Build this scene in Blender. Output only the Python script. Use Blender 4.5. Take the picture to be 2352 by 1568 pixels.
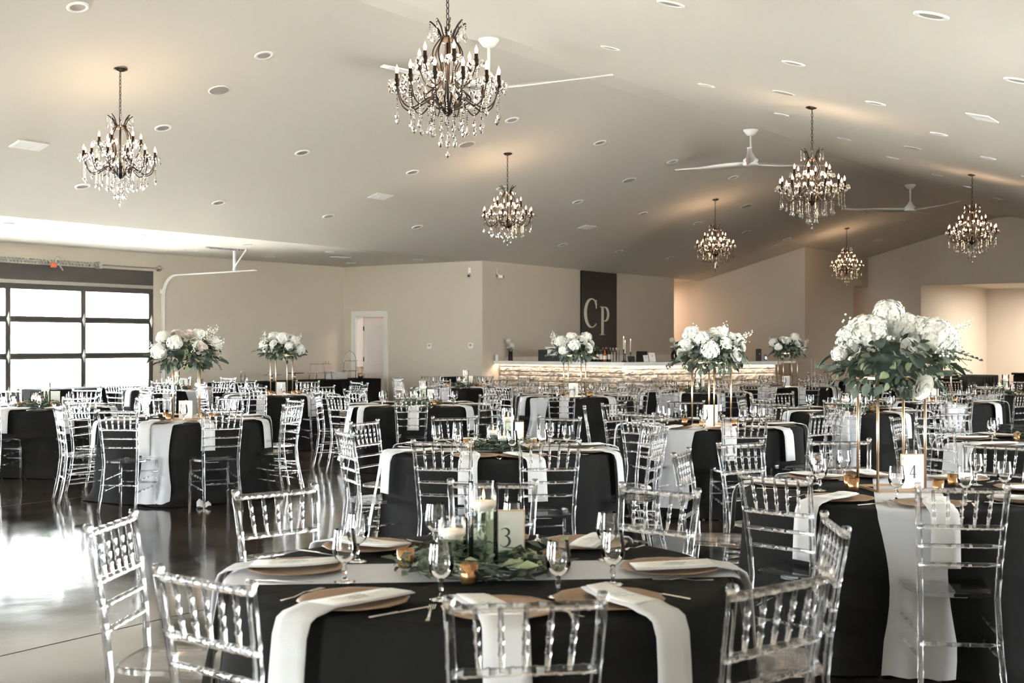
import bpy, math, random
from math import sin, cos, pi, radians, sqrt, atan2
from mathutils import Vector, Matrix

for o in list(bpy.data.objects):
    bpy.data.objects.remove(o)
S = bpy.context.scene
C = S.collection
TH = radians(35.31)                       # hall axis (+X) against the camera heading
FX, FY, RX, RY = cos(TH), sin(TH), sin(TH), -cos(TH)

# ---------------------------------------------------------------- camera
cd = bpy.data.cameras.new('camera')
cam = bpy.data.objects.new('camera', cd); C.objects.link(cam)
cam.location = (0, 0, 1.55)
cam.rotation_euler = (pi/2, 0, TH - pi/2)
cd.sensor_width = 36; cd.lens = 42.55; cd.shift_y = 0.0013
cd.clip_start = 0.05; cd.clip_end = 300
cd.dof.use_dof = True; cd.dof.focus_distance = 9.0; cd.dof.aperture_fstop = 5.0
S.camera = cam

# ---------------------------------------------------------------- world, lights, exposure
w = bpy.data.worlds.new('overcast_sky'); S.world = w; w.use_nodes = True
nt = w.node_tree; bg = nt.nodes['Background']
bg.inputs[0].default_value = (0.93, 0.97, 1.0, 1); bg.inputs[1].default_value = 24.0

def lamp(name, kind, loc, energy, color=(1, 1, 1), rot=(0, 0, 0), **kw):
    ld = bpy.data.lights.new(name, kind); ld.energy = energy; ld.color = color
    for k, v in kw.items():
        if k == 'portal': ld.cycles.is_portal = v
        else: setattr(ld, k, v)
    o = bpy.data.objects.new(name, ld); C.objects.link(o)
    o.location = loc; o.rotation_euler = rot
    return o
lamp('sun', 'SUN', (0, 40, 30), 55.0, (1, .95, .87), (radians(-38), 0, radians(25)), angle=.02)
LW, RW, BW = 19.4, -1.4, -6.0             # left garage wall, right wall, wall behind the camera
DOORS = [(9.09, 15.27), (1.3, 7.5), (-5.6, -0.6)]
for a, b in DOORS:                        # daylight through the glazed garage doors
    lamp('daylight_portal', 'AREA', ((a+b)/2, LW+.35, 1.35), 1, rot=(radians(-90), 0, 0), shape='RECTANGLE', size=b-a+.4, size_y=2.9, portal=True)
RWIN = [(7, 10), (13, 16)]
for a, b in RWIN:
    lamp('daylight_portal', 'AREA', ((a+b)/2, RW-.3, 1.5), 1, rot=(radians(90), 0, 0), shape='RECTANGLE', size=b-a+.3, size_y=2.4, portal=True)
ADDED_BWIN = [(1.5, 4.2), (8.5, 13.5)]  # unseen rear windows, added to light the near tables from the front
for a, b in ADDED_BWIN:
    lamp('daylight_portal', 'AREA', (BW-.3, (a+b)/2, 1.5), 1, rot=(0, radians(-90), 0), shape='RECTANGLE', size=2.6, size_y=b-a+.3, portal=True)
S.view_settings.view_transform = 'Standard'; S.view_settings.look = 'None'
S.view_settings.gamma = 1; S.view_settings.use_curve_mapping = False
S.view_settings.exposure = 0.92
cy = S.cycles
cy.use_denoising = True
try: cy.denoiser = 'OPENIMAGEDENOISE'
except Exception: pass
cy.max_bounces = 14; cy.diffuse_bounces = 5; cy.glossy_bounces = 5; cy.transmission_bounces = 14; cy.transparent_max_bounces = 40
cy.caustics_reflective = True; cy.caustics_refractive = False
cy.sample_clamp_indirect = 60; cy.use_adaptive_sampling = True; cy.adaptive_threshold = 0.02
cy.use_light_tree = True; cy.blur_glossy = 1.0

# ---------------------------------------------------------------- materials
def mat(name, col=(.8, .8, .8), rough=.5, metal=0, spec=.5, noise=0, nscale=20, bump=0, bscale=60, emit=None, es=0, coat=0, sheen=0, trans=0):
    m = bpy.data.materials.new(name); m.use_nodes = True
    t = m.node_tree; b = t.nodes['Principled BSDF']; N = t.nodes.new; L = t.links.new
    b.inputs['Base Color'].default_value = (*col, 1); b.inputs['Roughness'].default_value = rough
    b.inputs['Metallic'].default_value = metal; b.inputs['Specular IOR Level'].default_value = spec
    b.inputs['Coat Weight'].default_value = coat; b.inputs['Sheen Weight'].default_value = sheen
    b.inputs['Transmission Weight'].default_value = trans
    if emit:
        b.inputs['Emission Color'].default_value = (*emit, 1); b.inputs['Emission Strength'].default_value = es
    if noise or bump:
        tc = N('ShaderNodeTexCoord')
        n = N('ShaderNodeTexNoise'); n.inputs['Scale'].default_value = nscale; n.inputs['Detail'].default_value = 4
        L(tc.outputs['Object'], n.inputs['Vector'])
        if noise:
            mx = N('ShaderNodeMix'); mx.data_type = 'RGBA'
            mx.inputs[6].default_value = (*[max(0, c*(1-noise)) for c in col], 1)
            mx.inputs[7].default_value = (*[min(1, c*(1+noise)) for c in col], 1)
            L(n.outputs['Fac'], mx.inputs[0]); L(mx.outputs[2], b.inputs['Base Color'])
        if bump:
            n2 = N('ShaderNodeTexNoise'); n2.inputs['Scale'].default_value = bscale; L(tc.outputs['Object'], n2.inputs['Vector'])
            bp = N('ShaderNodeBump'); bp.inputs['Strength'].default_value = bump; bp.inputs['Distance'].default_value = .01
            L(n2.outputs['Fac'], bp.inputs['Height']); L(bp.outputs[0], b.inputs['Normal'])
    return m

def thin_glass(name, tint=(1, 1, 1), ior=1.45, extra=0.0, rough=0.02):
    m = bpy.data.materials.new(name); m.use_nodes = True
    t = m.node_tree; t.nodes.clear(); N = t.nodes.new; L = t.links.new
    out = N('ShaderNodeOutputMaterial'); mx = N('ShaderNodeMixShader'); tr = N('ShaderNodeBsdfTransparent'); gl = N('ShaderNodeBsdfGlossy')
    fr = N('ShaderNodeFresnel'); fr.inputs[0].default_value = ior
    tr.inputs[0].default_value = (*tint, 1); gl.inputs['Roughness'].default_value = rough
    gl.inputs['Color'].default_value = (1, 1, 1, 1)
    ad = N('ShaderNodeMath'); ad.operation = 'MULTIPLY_ADD'; ad.inputs[1].default_value = 1.0; ad.inputs[2].default_value = extra; ad.use_clamp = True
    L(fr.outputs[0], ad.inputs[0]); L(ad.outputs[0], mx.inputs[0]); L(tr.outputs[0], mx.inputs[1]); L(gl.outputs[0], mx.inputs[2])
    L(mx.outputs[0], out.inputs[0])
    return m

def solid_glass(name, ior=1.49, rough=0.0, tint=(1, 1, 1), clear=0):
    m = bpy.data.materials.new(name); m.use_nodes = True
    t = m.node_tree; t.nodes.clear(); N = t.nodes.new; L = t.links.new
    out = N('ShaderNodeOutputMaterial'); g = N('ShaderNodeBsdfGlass')
    g.inputs['IOR'].default_value = ior; g.inputs['Roughness'].default_value = rough; g.inputs['Color'].default_value = (*tint, 1)
    if clear:
        tr = N('ShaderNodeBsdfTransparent'); tr.inputs[0].default_value = (.985, .985, .99, 1); mx = N('ShaderNodeMixShader'); mx.inputs[0].default_value = clear
        L(g.outputs[0], mx.inputs[1]); L(tr.outputs[0], mx.inputs[2]); L(mx.outputs[0], out.inputs[0])
    else: L(g.outputs[0], out.inputs[0])
    return m

M = {}
M['wall'] = mat('wall_paint', (.65, .58, .485), .75, spec=.25, bump=.05, bscale=180)
M['ceil'] = mat('ceiling_paint', (.72, .675, .605), .8, spec=.2, bump=.04, bscale=120)
M['trim'] = mat('white_trim', (.80, .79, .76), .4)
M['white'] = mat('white_enamel', (.86, .86, .84), .35)
M['lens'] = mat('lamp_lens', (.40, .37, .33), .5)
M['doorpaint'] = mat('door_paint', (.72, .68, .64), .5)
M['black'] = mat('black_metal', (.012, .011, .010), .45)
M['cloth'] = mat('black_tablecloth', (.0130, .0125, .0120), .9, spec=.1, bump=1.0, bscale=6)
M['napkin'] = mat('white_napkin', (.60, .60, .60), .8, spec=.2, bump=.1, bscale=150)
M['runner'] = mat('pale_grey_satin', (.47, .48, .51), .42, spec=.4, sheen=.2, bump=.08, bscale=9)
M['gold'] = mat('brushed_gold', (.78, .56, .36), .28, metal=1)
M['charger'] = mat('gold_charger', (.31, .20, .118), .42, metal=.7, bump=.25, bscale=55)
M['steel'] = mat('flatware_steel', (.80, .76, .71), .18, metal=1)
M['galv'] = mat('galvanised_steel', (.62, .61, .58), .35, metal=.8, noise=.15, nscale=14)
M['frame'] = mat('bronze_door_frame', (.075, .068, .060), .45, noise=.1)
M['panel'] = mat('dark_header_panel', (.085, .077, .068), .55, noise=.15, nscale=5)
M['bronze'] = mat('dark_bronze', (.022, .014, .010), .38, metal=.5)
M['wax'] = mat('ivory_wax', (.86, .80, .72), .5)
M['card'] = mat('white_card', (.80, .79, .75), .6)
M['ink'] = mat('blue_black_ink', (.045, .052, .062), .6)
M['sprig'] = mat('printed_sprig', (.42, .50, .44), .7)
M['votive'] = mat('mercury_glass', (.50, .27, .12), .22, metal=.85, noise=.5, nscale=60)
M['leaf1'] = mat('dark_leaf', (.040, .062, .042), .55, noise=.35, nscale=9)
M['leaf2'] = mat('grey_green_leaf', (.125, .160, .125), .6, noise=.3, nscale=9)
M['leaf3'] = mat('pale_leaf', (.25, .30, .17), .6, noise=.3, nscale=12)
M['petal'] = mat('white_petal', (.82, .81, .755), .6, noise=.06, nscale=14, trans=.0)
M['petal2'] = mat('blush_petal', (.74, .65, .59), .6, noise=.08, nscale=14)
M['stem'] = mat('brown_stem', (.09, .07, .04), .7)
M['marble'] = mat('white_marble', (.84, .82, .79), .22, noise=.08, nscale=3)
M['stone'] = mat('pale_ledgestone', (.66, .60, .53), .85, spec=.2, noise=.22, nscale=7, bump=.8, bscale=26)
M['mortar'] = mat('recessed_mortar', (.30, .27, .24), .9)
M['gloss'] = mat('gloss_black_panel', (.010, .009, .009), .4, spec=.22)
M['cream'] = mat('cream_lettering', (.80, .74, .64), .5)
M['bottle'] = mat('dark_bottle_glass', (.015, .010, .008), .1)
M['amber'] = mat('amber_liquor', (.28, .07, .02), .12)
M['label'] = mat('bottle_label', (.65, .60, .52), .6)
M['greencloth'] = mat('charcoal_cover', (.09, .095, .095), .8)
M['box'] = mat('cardboard_white', (.72, .70, .68), .7)
M['bark'] = mat('tree_bark', (.30, .27, .24), .9, noise=.3)
M['red'] = mat('orange_plastic', (.75, .16, .07), .4)
M['silver'] = mat('polished_silver', (.8, .78, .74), .12, metal=1)
M['candleglass'] = thin_glass('hurricane_glass', (.97, .98, .97), 1.45, .01)
M['thin'] = thin_glass('goblet_glass', (.985, .985, .985), 1.5, .03)
M['pane'] = thin_glass('window_glass', (.97, .985, .98), 1.45)
M['water'] = thin_glass('sage_water', (.80, .86, .79), 1.33, .02)
M['acrylic'] = solid_glass('clear_acrylic', 1.47, 0.04, (1, 1, 1), .45)
M['crystal'] = solid_glass('cut_crystal', 1.52)
def emitter(name, col, st, sample=True):
    m = bpy.data.materials.new(name); m.use_nodes = True
    t = m.node_tree; t.nodes.clear(); out = t.nodes.new('ShaderNodeOutputMaterial'); e = t.nodes.new('ShaderNodeEmission')
    e.inputs[0].default_value = (*col, 1); e.inputs[1].default_value = st; t.links.new(e.outputs[0], out.inputs[0])
    m.cycles.emission_sampling = 'AUTO' if sample else 'NONE'
    return m
M['bulb'] = emitter('lit_flame_bulb', (1, .64, .38), 1.7, False)
M['flame'] = emitter('candle_flame', (1, .50, .20), 7, False)
M['led'] = emitter('led_strip', (1, .78, .58), 17)

# polished stained concrete: mottled dark stain, thin gloss sealer, saw-cut joints
m = bpy.data.materials.new('stained_concrete'); m.use_nodes = True; M['floor'] = m
t = m.node_tree; b = t.nodes['Principled BSDF']; N = t.nodes.new; L = t.links.new
tc = N('ShaderNodeTexCoord'); n1 = N('ShaderNodeTexNoise'); n1.inputs['Scale'].default_value = .55; n1.inputs['Detail'].default_value = 8; n1.inputs['Roughness'].default_value = .62
n1.inputs['Distortion'].default_value = .6
L(tc.outputs['Object'], n1.inputs['Vector'])
cr = N('ShaderNodeValToRGB'); cr.color_ramp.elements[0].position = .36; cr.color_ramp.elements[0].color = (.009, .0075, .0065, 1)
cr.color_ramp.elements[1].position = .74; cr.color_ramp.elements[1].color = (.085, .064, .048, 1)
L(n1.outputs['Fac'], cr.inputs[0]); L(cr.outputs[0], b.inputs['Base Color'])
n2 = N('ShaderNodeTexNoise'); n2.inputs['Scale'].default_value = 2.4; n2.inputs['Detail'].default_value = 6; L(tc.outputs['Object'], n2.inputs['Vector'])
mr = N('ShaderNodeMapRange'); mr.inputs[3].default_value = .04; mr.inputs[4].default_value = .17
L(n2.outputs['Fac'], mr.inputs[0]); L(mr.outputs[0], b.inputs['Roughness'])
b.inputs['Specular IOR Level'].default_value = .72
n3 = N('ShaderNodeTexNoise'); n3.inputs['Scale'].default_value = 5; n3.inputs['Detail'].default_value = 5; L(tc.outputs['Object'], n3.inputs['Vector'])
bp = N('ShaderNodeBump'); bp.inputs['Strength'].default_value = .12; bp.inputs['Distance'].default_value = .006
L(n3.outputs['Fac'], bp.inputs['Height']); L(bp.outputs[0], b.inputs['Normal'])

# ---------------------------------------------------------------- mesh builder
class MB:
    def __init__(s): s.v = []; s.f = []; s.m = []; s.sm = []
    def add(s, vs, fs, mi=0, smooth=True, X=None):
        o = len(s.v)
        s.v += [tuple(X @ Vector(p)) for p in vs] if X is not None else [tuple(p) for p in vs]
        s.f += [tuple(i+o for i in f) for f in fs]; s.m += [mi]*len(fs); s.sm += [smooth]*len(fs)
        return s
    def box(s, a, b, mi=0, X=None):
        x0, y0, z0 = a; x1, y1, z1 = b
        return s.add([(x0,y0,z0),(x1,y0,z0),(x1,y1,z0),(x0,y1,z0),(x0,y0,z1),(x1,y0,z1),(x1,y1,z1),(x0,y1,z1)],
                     [(0,3,2,1),(4,5,6,7),(0,1,5,4),(1,2,6,5),(2,3,7,6),(3,0,4,7)], mi, False, X)
    def bbox(s, a, b, r=.01, mi=0, X=None):          # box with chamfered edges
        x0, y0, z0 = a; x1, y1, z1 = b; vs = []
        for z, i in ((z0, r), (z0+r, 0), (z1-r, 0), (z1, r)):
            q = r if i == 0 else r
            ring = [(x0+q,y0),(x1-q,y0),(x1,y0+q),(x1,y1-q),(x1-q,y1),(x0+q,y1),(x0,y1-q),(x0,y0+q)]
            cx, cy_ = (x0+x1)/2, (y0+y1)/2
            for px, py in ring:
                if i: px += r*.7*(1 if px < cx else -1); py += r*.7*(1 if py < cy_ else -1)
                vs.append((px, py, z))
        fs = [tuple(range(7, -1, -1)), tuple(range(24, 32))]
        for k in range(3):
            for j in range(8): fs.append((k*8+j, k*8+(j+1) % 8, k*8+8+(j+1) % 8, k*8+8+j))
        return s.add(vs, fs, mi, False, X)
    def tube(s, pts, rad, n=8, mi=0, X=None, caps=True, smooth=True):
        pts = [Vector(p) for p in pts]; k = len(pts)
        if not hasattr(rad, '__len__'): rad = [rad]*k
        vs = []; prev = None
        for i, p in enumerate(pts):
            d = (pts[min(i+1, k-1)] - pts[max(i-1, 0)])
            d = d.normalized() if d.length > 1e-9 else Vector((0, 0, 1))
            if prev is None:
                a = Vector((0, 0, 1)) if abs(d.z) < .9 else Vector((1, 0, 0)); u = d.cross(a).normalized()
            else:
                u = (prev - d*prev.dot(d)); u = u.normalized() if u.length > 1e-6 else d.orthogonal().normalized()
            prev = u; w_ = d.cross(u)
            for j in range(n):
                a = 2*pi*j/n; vs.append(p + (u*cos(a) + w_*sin(a))*rad[i])
        fs = [(i*n+j, i*n+(j+1) % n, (i+1)*n+(j+1) % n, (i+1)*n+j) for i in range(k-1) for j in range(n)]
        if caps: fs += [tuple(range(n-1, -1, -1)), tuple(range((k-1)*n, k*n))]
        return s.add(vs, fs, mi, smooth, X)
    def loop(s, pts, r, n=6, mi=0, X=None):          # closed tube
        pts = [Vector(p) for p in pts]; k = len(pts); vs = []
        nrm = (pts[1]-pts[0]).cross(pts[k//2]-pts[0]).normalized()
        for i, p in enumerate(pts):
            d = (pts[(i+1) % k]-pts[i-1]).normalized(); u = d.cross(nrm).normalized()
            for j in range(n):
                a = 2*pi*j/n; vs.append(p+(u*cos(a)+nrm*sin(a))*r)
        fs = [(i*n+j, i*n+(j+1) % n, ((i+1) % k)*n+(j+1) % n, ((i+1) % k)*n+j) for i in range(k) for j in range(n)]
        return s.add(vs, fs, mi, True, X)
    def lathe(s, prof, n=16, mi=0, X=None, smooth=True, wob=None):
        vs = []; fs = []
        for i, (r, z) in enumerate(prof):
            for j in range(n):
                a = 2*pi*j/n; q = r*(1+(wob(a, i) if wob else 0)); vs.append((q*cos(a), q*sin(a), z))
        k = len(prof)
        for i in range(k-1):
            for j in range(n): fs.append((i*n+j, i*n+(j+1) % n, (i+1)*n+(j+1) % n, (i+1)*n+j))
        if prof[0][0] > 1e-5: fs.append(tuple(range(n-1, -1, -1)))
        if prof[-1][0] > 1e-5: fs.append(tuple(range((k-1)*n, k*n)))
        return s.add(vs, fs, mi, smooth, X)
    def open_lathe(s, prof, n=16, mi=0, X=None):
        k0 = len(s.f); s.lathe(prof, n, mi, X)
        drop = [i for i in range(k0, len(s.f)) if len(s.f[i]) == n and n != 4]
        for i in reversed(drop): del s.f[i]; del s.m[i]; del s.sm[i]
        return s
    def ell(s, c, r, n=10, mi=0, X=None):
        c = Vector(c); rx, ry, rz = r if hasattr(r, '__len__') else (r, r, r)
        k = max(4, n//2+1)
        T = Matrix.Translation(c) @ Matrix.Diagonal((rx, ry, rz, 1)); T = X @ T if X is not None else T
        return s.lathe([(sin(pi*i/k), -cos(pi*i/k)) for i in range(k+1)], n, mi, T)
    def build(s, name, mats, parent=None, loc=None):
        me = bpy.data.meshes.new(name); me.from_pydata(s.v, [], s.f)
        ms = mats if isinstance(mats, (list, tuple)) else [mats]
        for q in ms: me.materials.append(q)
        me.polygons.foreach_set('material_index', s.m); me.polygons.foreach_set('use_smooth', s.sm)
        me.update()
        return obj(name, me, parent, loc)
def obj(name, me, parent=None, loc=None):
    o = bpy.data.objects.new(name, me); C.objects.link(o)
    if parent is not None: o.parent = parent
    if loc is not None: o.location = loc
    return o
def tag(o, label=None, cat=None, group=None, kind=None):
    if label: o['label'] = label
    if cat: o['category'] = cat
    if group: o['group'] = group
    if kind: o['kind'] = kind
    return o
def thing(name, label, cat, loc=(0, 0, 0), rz=0, group=None):
    o = bpy.data.objects.new(name, None); C.objects.link(o); o.empty_display_size = .1
    o.location = loc; o.rotation_euler = (0, 0, rz)
    return tag(o, label, cat, group)
KIDS = {}
def kids(o):
    if o.name not in KIDS: KIDS[o.name] = list(o.children)
    return KIDS[o.name]
def dup(o, parent=None, loc=None, rz=None, label=None, group=None, scale=None):
    r = o.copy(); C.objects.link(r)
    if parent is not None: r.parent = parent
    if loc is not None: r.location = loc
    if rz is not None: r.rotation_euler = (0, 0, rz)
    if scale is not None: r.scale = (scale,)*3
    if label: r['label'] = label
    if group: r['group'] = group
    for ch in kids(o): dup(ch, r)
    return r
class Maker:
    """builds the first of a kind with its parts, then hands out copies; the first call places the original"""
    def __init__(s, fn): s.fn = fn; s.o = None
    def __call__(s, loc, rz=0, label=None, group=None, scale=None):
        if s.o is None:
            s.o = s.fn(); o = s.o; kids(o)
            for ch in o.children: kids(ch)
            o.location = loc; o.rotation_euler = (0, 0, rz)
            if scale is not None: o.scale = (scale,)*3
            if label: o['label'] = label
            if group: o['group'] = group
            return o
        return dup(s.o, None, loc, rz, label, group, scale if scale is not None else 1)
T3 = lambda x, y, z: Matrix.Translation((x, y, z))
def RZ(a): return Matrix.Rotation(a, 4, 'Z')
def struct(name, mb, m, kind='structure'): return tag(mb.build(name, m), kind=kind)

# ---------------------------------------------------------------- the room shell
def sl_left(y): return 5.11 - .266*(y - 8.60)
def sl_right(y): return 5.11 + .266*(y - 8.24)
CZ = 3.30
struct('floor', MB().box((BW-.2, RW-.2, -.12), (44.5, LW+.2, 0)).box((20.65, LW+.2, -.12), (44.5, 26.2, 0)), M['floor'])
# saw-cut joints run in the floor as shallow dark lines
def joints():
    g = MB()
    for y in (.5, 5.53, 10.56, 15.6): g.box((BW, y-.004, 0), (44, y+.004, .0012))
    for x in (14.25, 24.4): g.box((x-.004, RW, 0), (x+.004, LW, .0012))
    return struct('trim_5', g, mat('joint_filler', (.01, .009, .008), .7))
joints()
cl = MB()
cl.add([(BW, 8.60, 5.11), (36, 8.60, 5.11), (36, 15.4, CZ), (BW, 15.4, CZ)], [(0, 1, 2, 3)], 0, False)
cl.add([(BW, 8.24, 5.11), (36, 8.24, 5.11), (36, 8.60, 5.11), (BW, 8.60, 5.11)], [(0, 1, 2, 3)], 0, False)
cl.add([(BW, RW, sl_right(RW)), (36, RW, sl_right(RW)), (36, 8.24, 5.11), (BW, 8.24, 5.11)], [(0, 1, 2, 3)], 0, False)
cl.add([(BW, 15.4, CZ), (20.65, 15.4, CZ), (20.65, LW, CZ), (BW, LW, CZ)], [(0, 1, 2, 3)], 0, False)
cl.add([(29.35, 15.4, CZ), (36, 15.4, CZ), (36, 26, CZ), (29.35, 26, CZ)], [(0, 1, 2, 3)], 0, False)
struct('ceiling', cl, M['ceil'])
# roof deck above keeps the sky out of the ceiling void
struct('ceiling_roof', MB().box((BW-.3, RW-.3, 5.35), (44.6, LW+.3, 5.5)).box((20.6, LW+.3, 5.35), (44.6, 26.2, 5.5)), M['ceil'])

def wall(name, boxes, m='wall'):
    g = MB()
    for a, b_ in boxes: g.box(a, b_)
    return struct(name, g, M[m])
HZ = 2.95                                  # head of the garage door openings
bx = []; last = BW
for a, b in sorted(DOORS):
    if a > last: bx.append(((last, LW, 0), (a, LW+.2, 3.4)))
    bx.append(((a, LW, HZ), (b, LW+.2, 3.4))); last = b
bx.append(((last, LW, 0), (20.85, LW+.2, 3.4)))
wall('wall_left', bx)
# cross wall with the white panel door (faces the camera)
DA, DB, DH = 18.16, 19.01, 2.16
wall('wall_cross', [((20.65, 15.4, 0), (20.85, DA, 3.4)), ((20.65, DB, 0), (20.85, LW, 3.4)), ((20.65, DA, DH), (20.85, DB, 3.4))])
wall('wall_bar', [((20.85, 15.4, 0), (29.35, 15.6, 3.4))])
wall('wall_corridor', [((29.15, 15.6, 0), (29.35, 26, 3.4)), ((29.35, 25.8, 0), (36, 26, 3.4))])
g = MB(); g.box((31.0, 12.34, 0), (31.2, 19.0, 4.2)); g.box((31.2, 12.34, 0), (34.75, 12.54, 4.2)); g.box((34.75, 12.34, 3.23), (36, 12.54, 4.2)); g.box((34.75, 12.54, 3.23), (36, 15.4, 3.3))
struct('wall_partition', g, M['wall'])
OA = 10.76                                 # left jamb of the wide opening in the end wall
wall('wall_end', [((36, OA, 0), (36.25, 26, 5.3)), ((36, 3.2, 3.24), (36.25, OA, 5.3)), ((36, RW, 0), (36.25, 3.2, 5.3))])
wall('wall_lobby', [((36.25, 10.76, 0), (43.5, 10.96, 3.5)), ((43.5, -1, 0), (43.7, 10.96, 3.5)), ((36.25, 3.0, 0), (43.5, 3.2, 3.5)), ((36.25, 3.0, 3.4), (43.7, 10.96, 3.5))])
bx = []; last = BW
for a, b in sorted(RWIN):
    bx.append(((last, RW-.2, 0), (a, RW, 3.2))); bx.append(((a, RW-.2, 0), (b, RW, .3))); bx.append(((a, RW-.2, 2.5), (b, RW, 3.2))); last = b
bx.append(((last, RW-.2, 0), (36, RW, 3.2)))
wall('wall_right', bx)
bx = []; last = RW
for a, b in sorted(ADDED_BWIN):
    bx.append(((BW-.2, last, 0), (BW, a, 5.3))); bx.append(((BW-.2, a, 0), (BW, b, .2))); bx.append(((BW-.2, a, 2.7), (BW, b, 5.3))); last = b
bx.append(((BW-.2, last, 0), (BW, LW+.2, 5.3)))
wall('wall_back', bx)
# unseen windows beside and behind the camera, rear ones added to brighten near tables
k = 1
for a, b in RWIN:
    g = MB(); g.box((a, RW-.12, .3), (b, RW-.06, .36)); g.box((a, RW-.12, 2.44), (b, RW-.06, 2.5))
    for i in range(4):
        x = a+(b-a)*i/3; g.box((x-.03, RW-.12, .36), (x+.03, RW-.06, 2.44))
    o = struct('window_%d' % k, g, M['frame']); k += 1
    MB().box((a+.03, RW-.10, .36), (b-.03, RW-.09, 2.44)).build('pane', M['pane'], o)
for a, b in ADDED_BWIN:
    g = MB(); g.box((BW-.12, a, .2), (BW-.06, b, .26)); g.box((BW-.12, a, 2.64), (BW-.06, b, 2.7))
    for i in range(5):
        y = a+(b-a)*i/4; g.box((BW-.12, y-.03, .26), (BW-.06, y+.03, 2.64))
    o = struct('window_%d' % k, g, M['frame']); k += 1
    MB().box((BW-.10, a+.03, .26), (BW-.09, b-.03, 2.64)).build('pane', M['pane'], o)
# baseboards
def base(name, a, b, n):                    # a,b ends; n: inward normal
    (x0, y0), (x1, y1) = a, b; g = MB()
    g.box((min(x0, x1, x0+n[0]*.015, x1+n[0]*.015), min(y0, y1, y0+n[1]*.015, y1+n[1]*.015), 0), (max(x0, x1, x0+n[0]*.015, x1+n[0]*.015), max(y0, y1, y0+n[1]*.015, y1+n[1]*.015), .11))
    struct(name, g, M['trim'])
base('baseboard_left', (15.45, LW), (20.65, LW), (0, -1)); base('baseboard_cross', (20.65, 15.4), (20.65, DA-.1), (-1, 0))
base('baseboard_bar', (20.65, 15.4), (29.35, 15.4), (0, -1)); base('baseboard_end', (36, OA), (36, 12.34), (-1, 0)); base('baseboard_partition', (31, 12.34), (34.75, 12.34), (0, -1))
# white casing of the door
g = MB(); g.box((20.62, DA-.11, 0), (20.65, DA, DH+.11)); g.box((20.62, DB, 0), (20.65, DB+.14, DH+.11)); g.box((20.62, DA, DH), (20.65, DB, DH+.11))
g.box((20.65, DA, 0), (20.85, DA+.02, DH)); g.box((20.65, DB-.02, 0), (20.85, DB, DH)); g.box((20.65, DA, DH-.02), (20.85, DB, DH))
struct('trim_1', g, M['trim'])
# side room behind the door
wall('wall_side_room', [((20.85, LW+.2, 0), (26, LW+.4, 3.4)), ((26, 15.6, 0), (26.2, LW+.4, 3.4)), ((20.85, 15.6, 2.9), (26.2, LW+.4, 3.0))])

def panel_door():
    o = tag(bpy.data.objects.new('door_1', None), kind='structure'); C.objects.link(o)
    W, Hh = .80, 2.12; g = MB(); ys = 15                     # leaf in local x (width), hinge at x=0, thickness in y
    g.box((0, .008, .01), (W, .037, Hh))
    # raised stiles and rails with an arched head over the upper panel
    def ring(x0, x1, z0, z1, arch):
        pts_o = [(x0, z0), (x1, z0), (x1, z1)] + ([(x1-(x1-x0)*i/8, z1+arch*sin(pi*i/8)) for i in range(1, 8)] if arch else []) + [(x0, z1)]
        cx, cz = (x0+x1)/2, (z0+z1)/2
        pts_i = [(cx+(p-cx)*.86, cz+(q-cz)*.93) for p, q in pts_o]; n = len(pts_o)
        for yy, y2 in ((.008, 0.0), (.037, .045)):
            vs = [(p, yy, q) for p, q in pts_o] + [(p, y2, q) for p, q in [(cx+(a-cx)*.94, cz+(b-cz)*.97) for a, b in pts_o]] + [(p, yy, q) for p, q in pts_i]
            g.add(vs, [(i, (i+1) % n, n+(i+1) % n, n+i) for i in range(n)] + [(n+i, n+(i+1) % n, 2*n+(i+1) % n, 2*n+i) for i in range(n)], 0, False)
    ring(.13, W-.13, 1.05, 1.84, .10); ring(.13, W-.13, .22, .85, 0)
    leaf = g.build('door_leaf', M['doorpaint'], o)
    for z in (.25, 1.17, 1.88):
        MB().box((-.035, -.012, z-.05), (.012, .03, z+.05)).build('hinge', M['black'], leaf)
    MB().lathe([(.026, 0), (.026, .012), (.012, .02), (.012, .05), (.03, .06), (.03, .085), (0, .092)], 14, 0, T3(W-.07, 0, .98) @ Matrix.Rotation(pi/2, 4, 'X')).build('door_knob', M['black'], leaf)
    o.location = (20.87, DB-.022, 0); o.rotation_euler = (0, 0, radians(-66))
panel_door()

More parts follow.
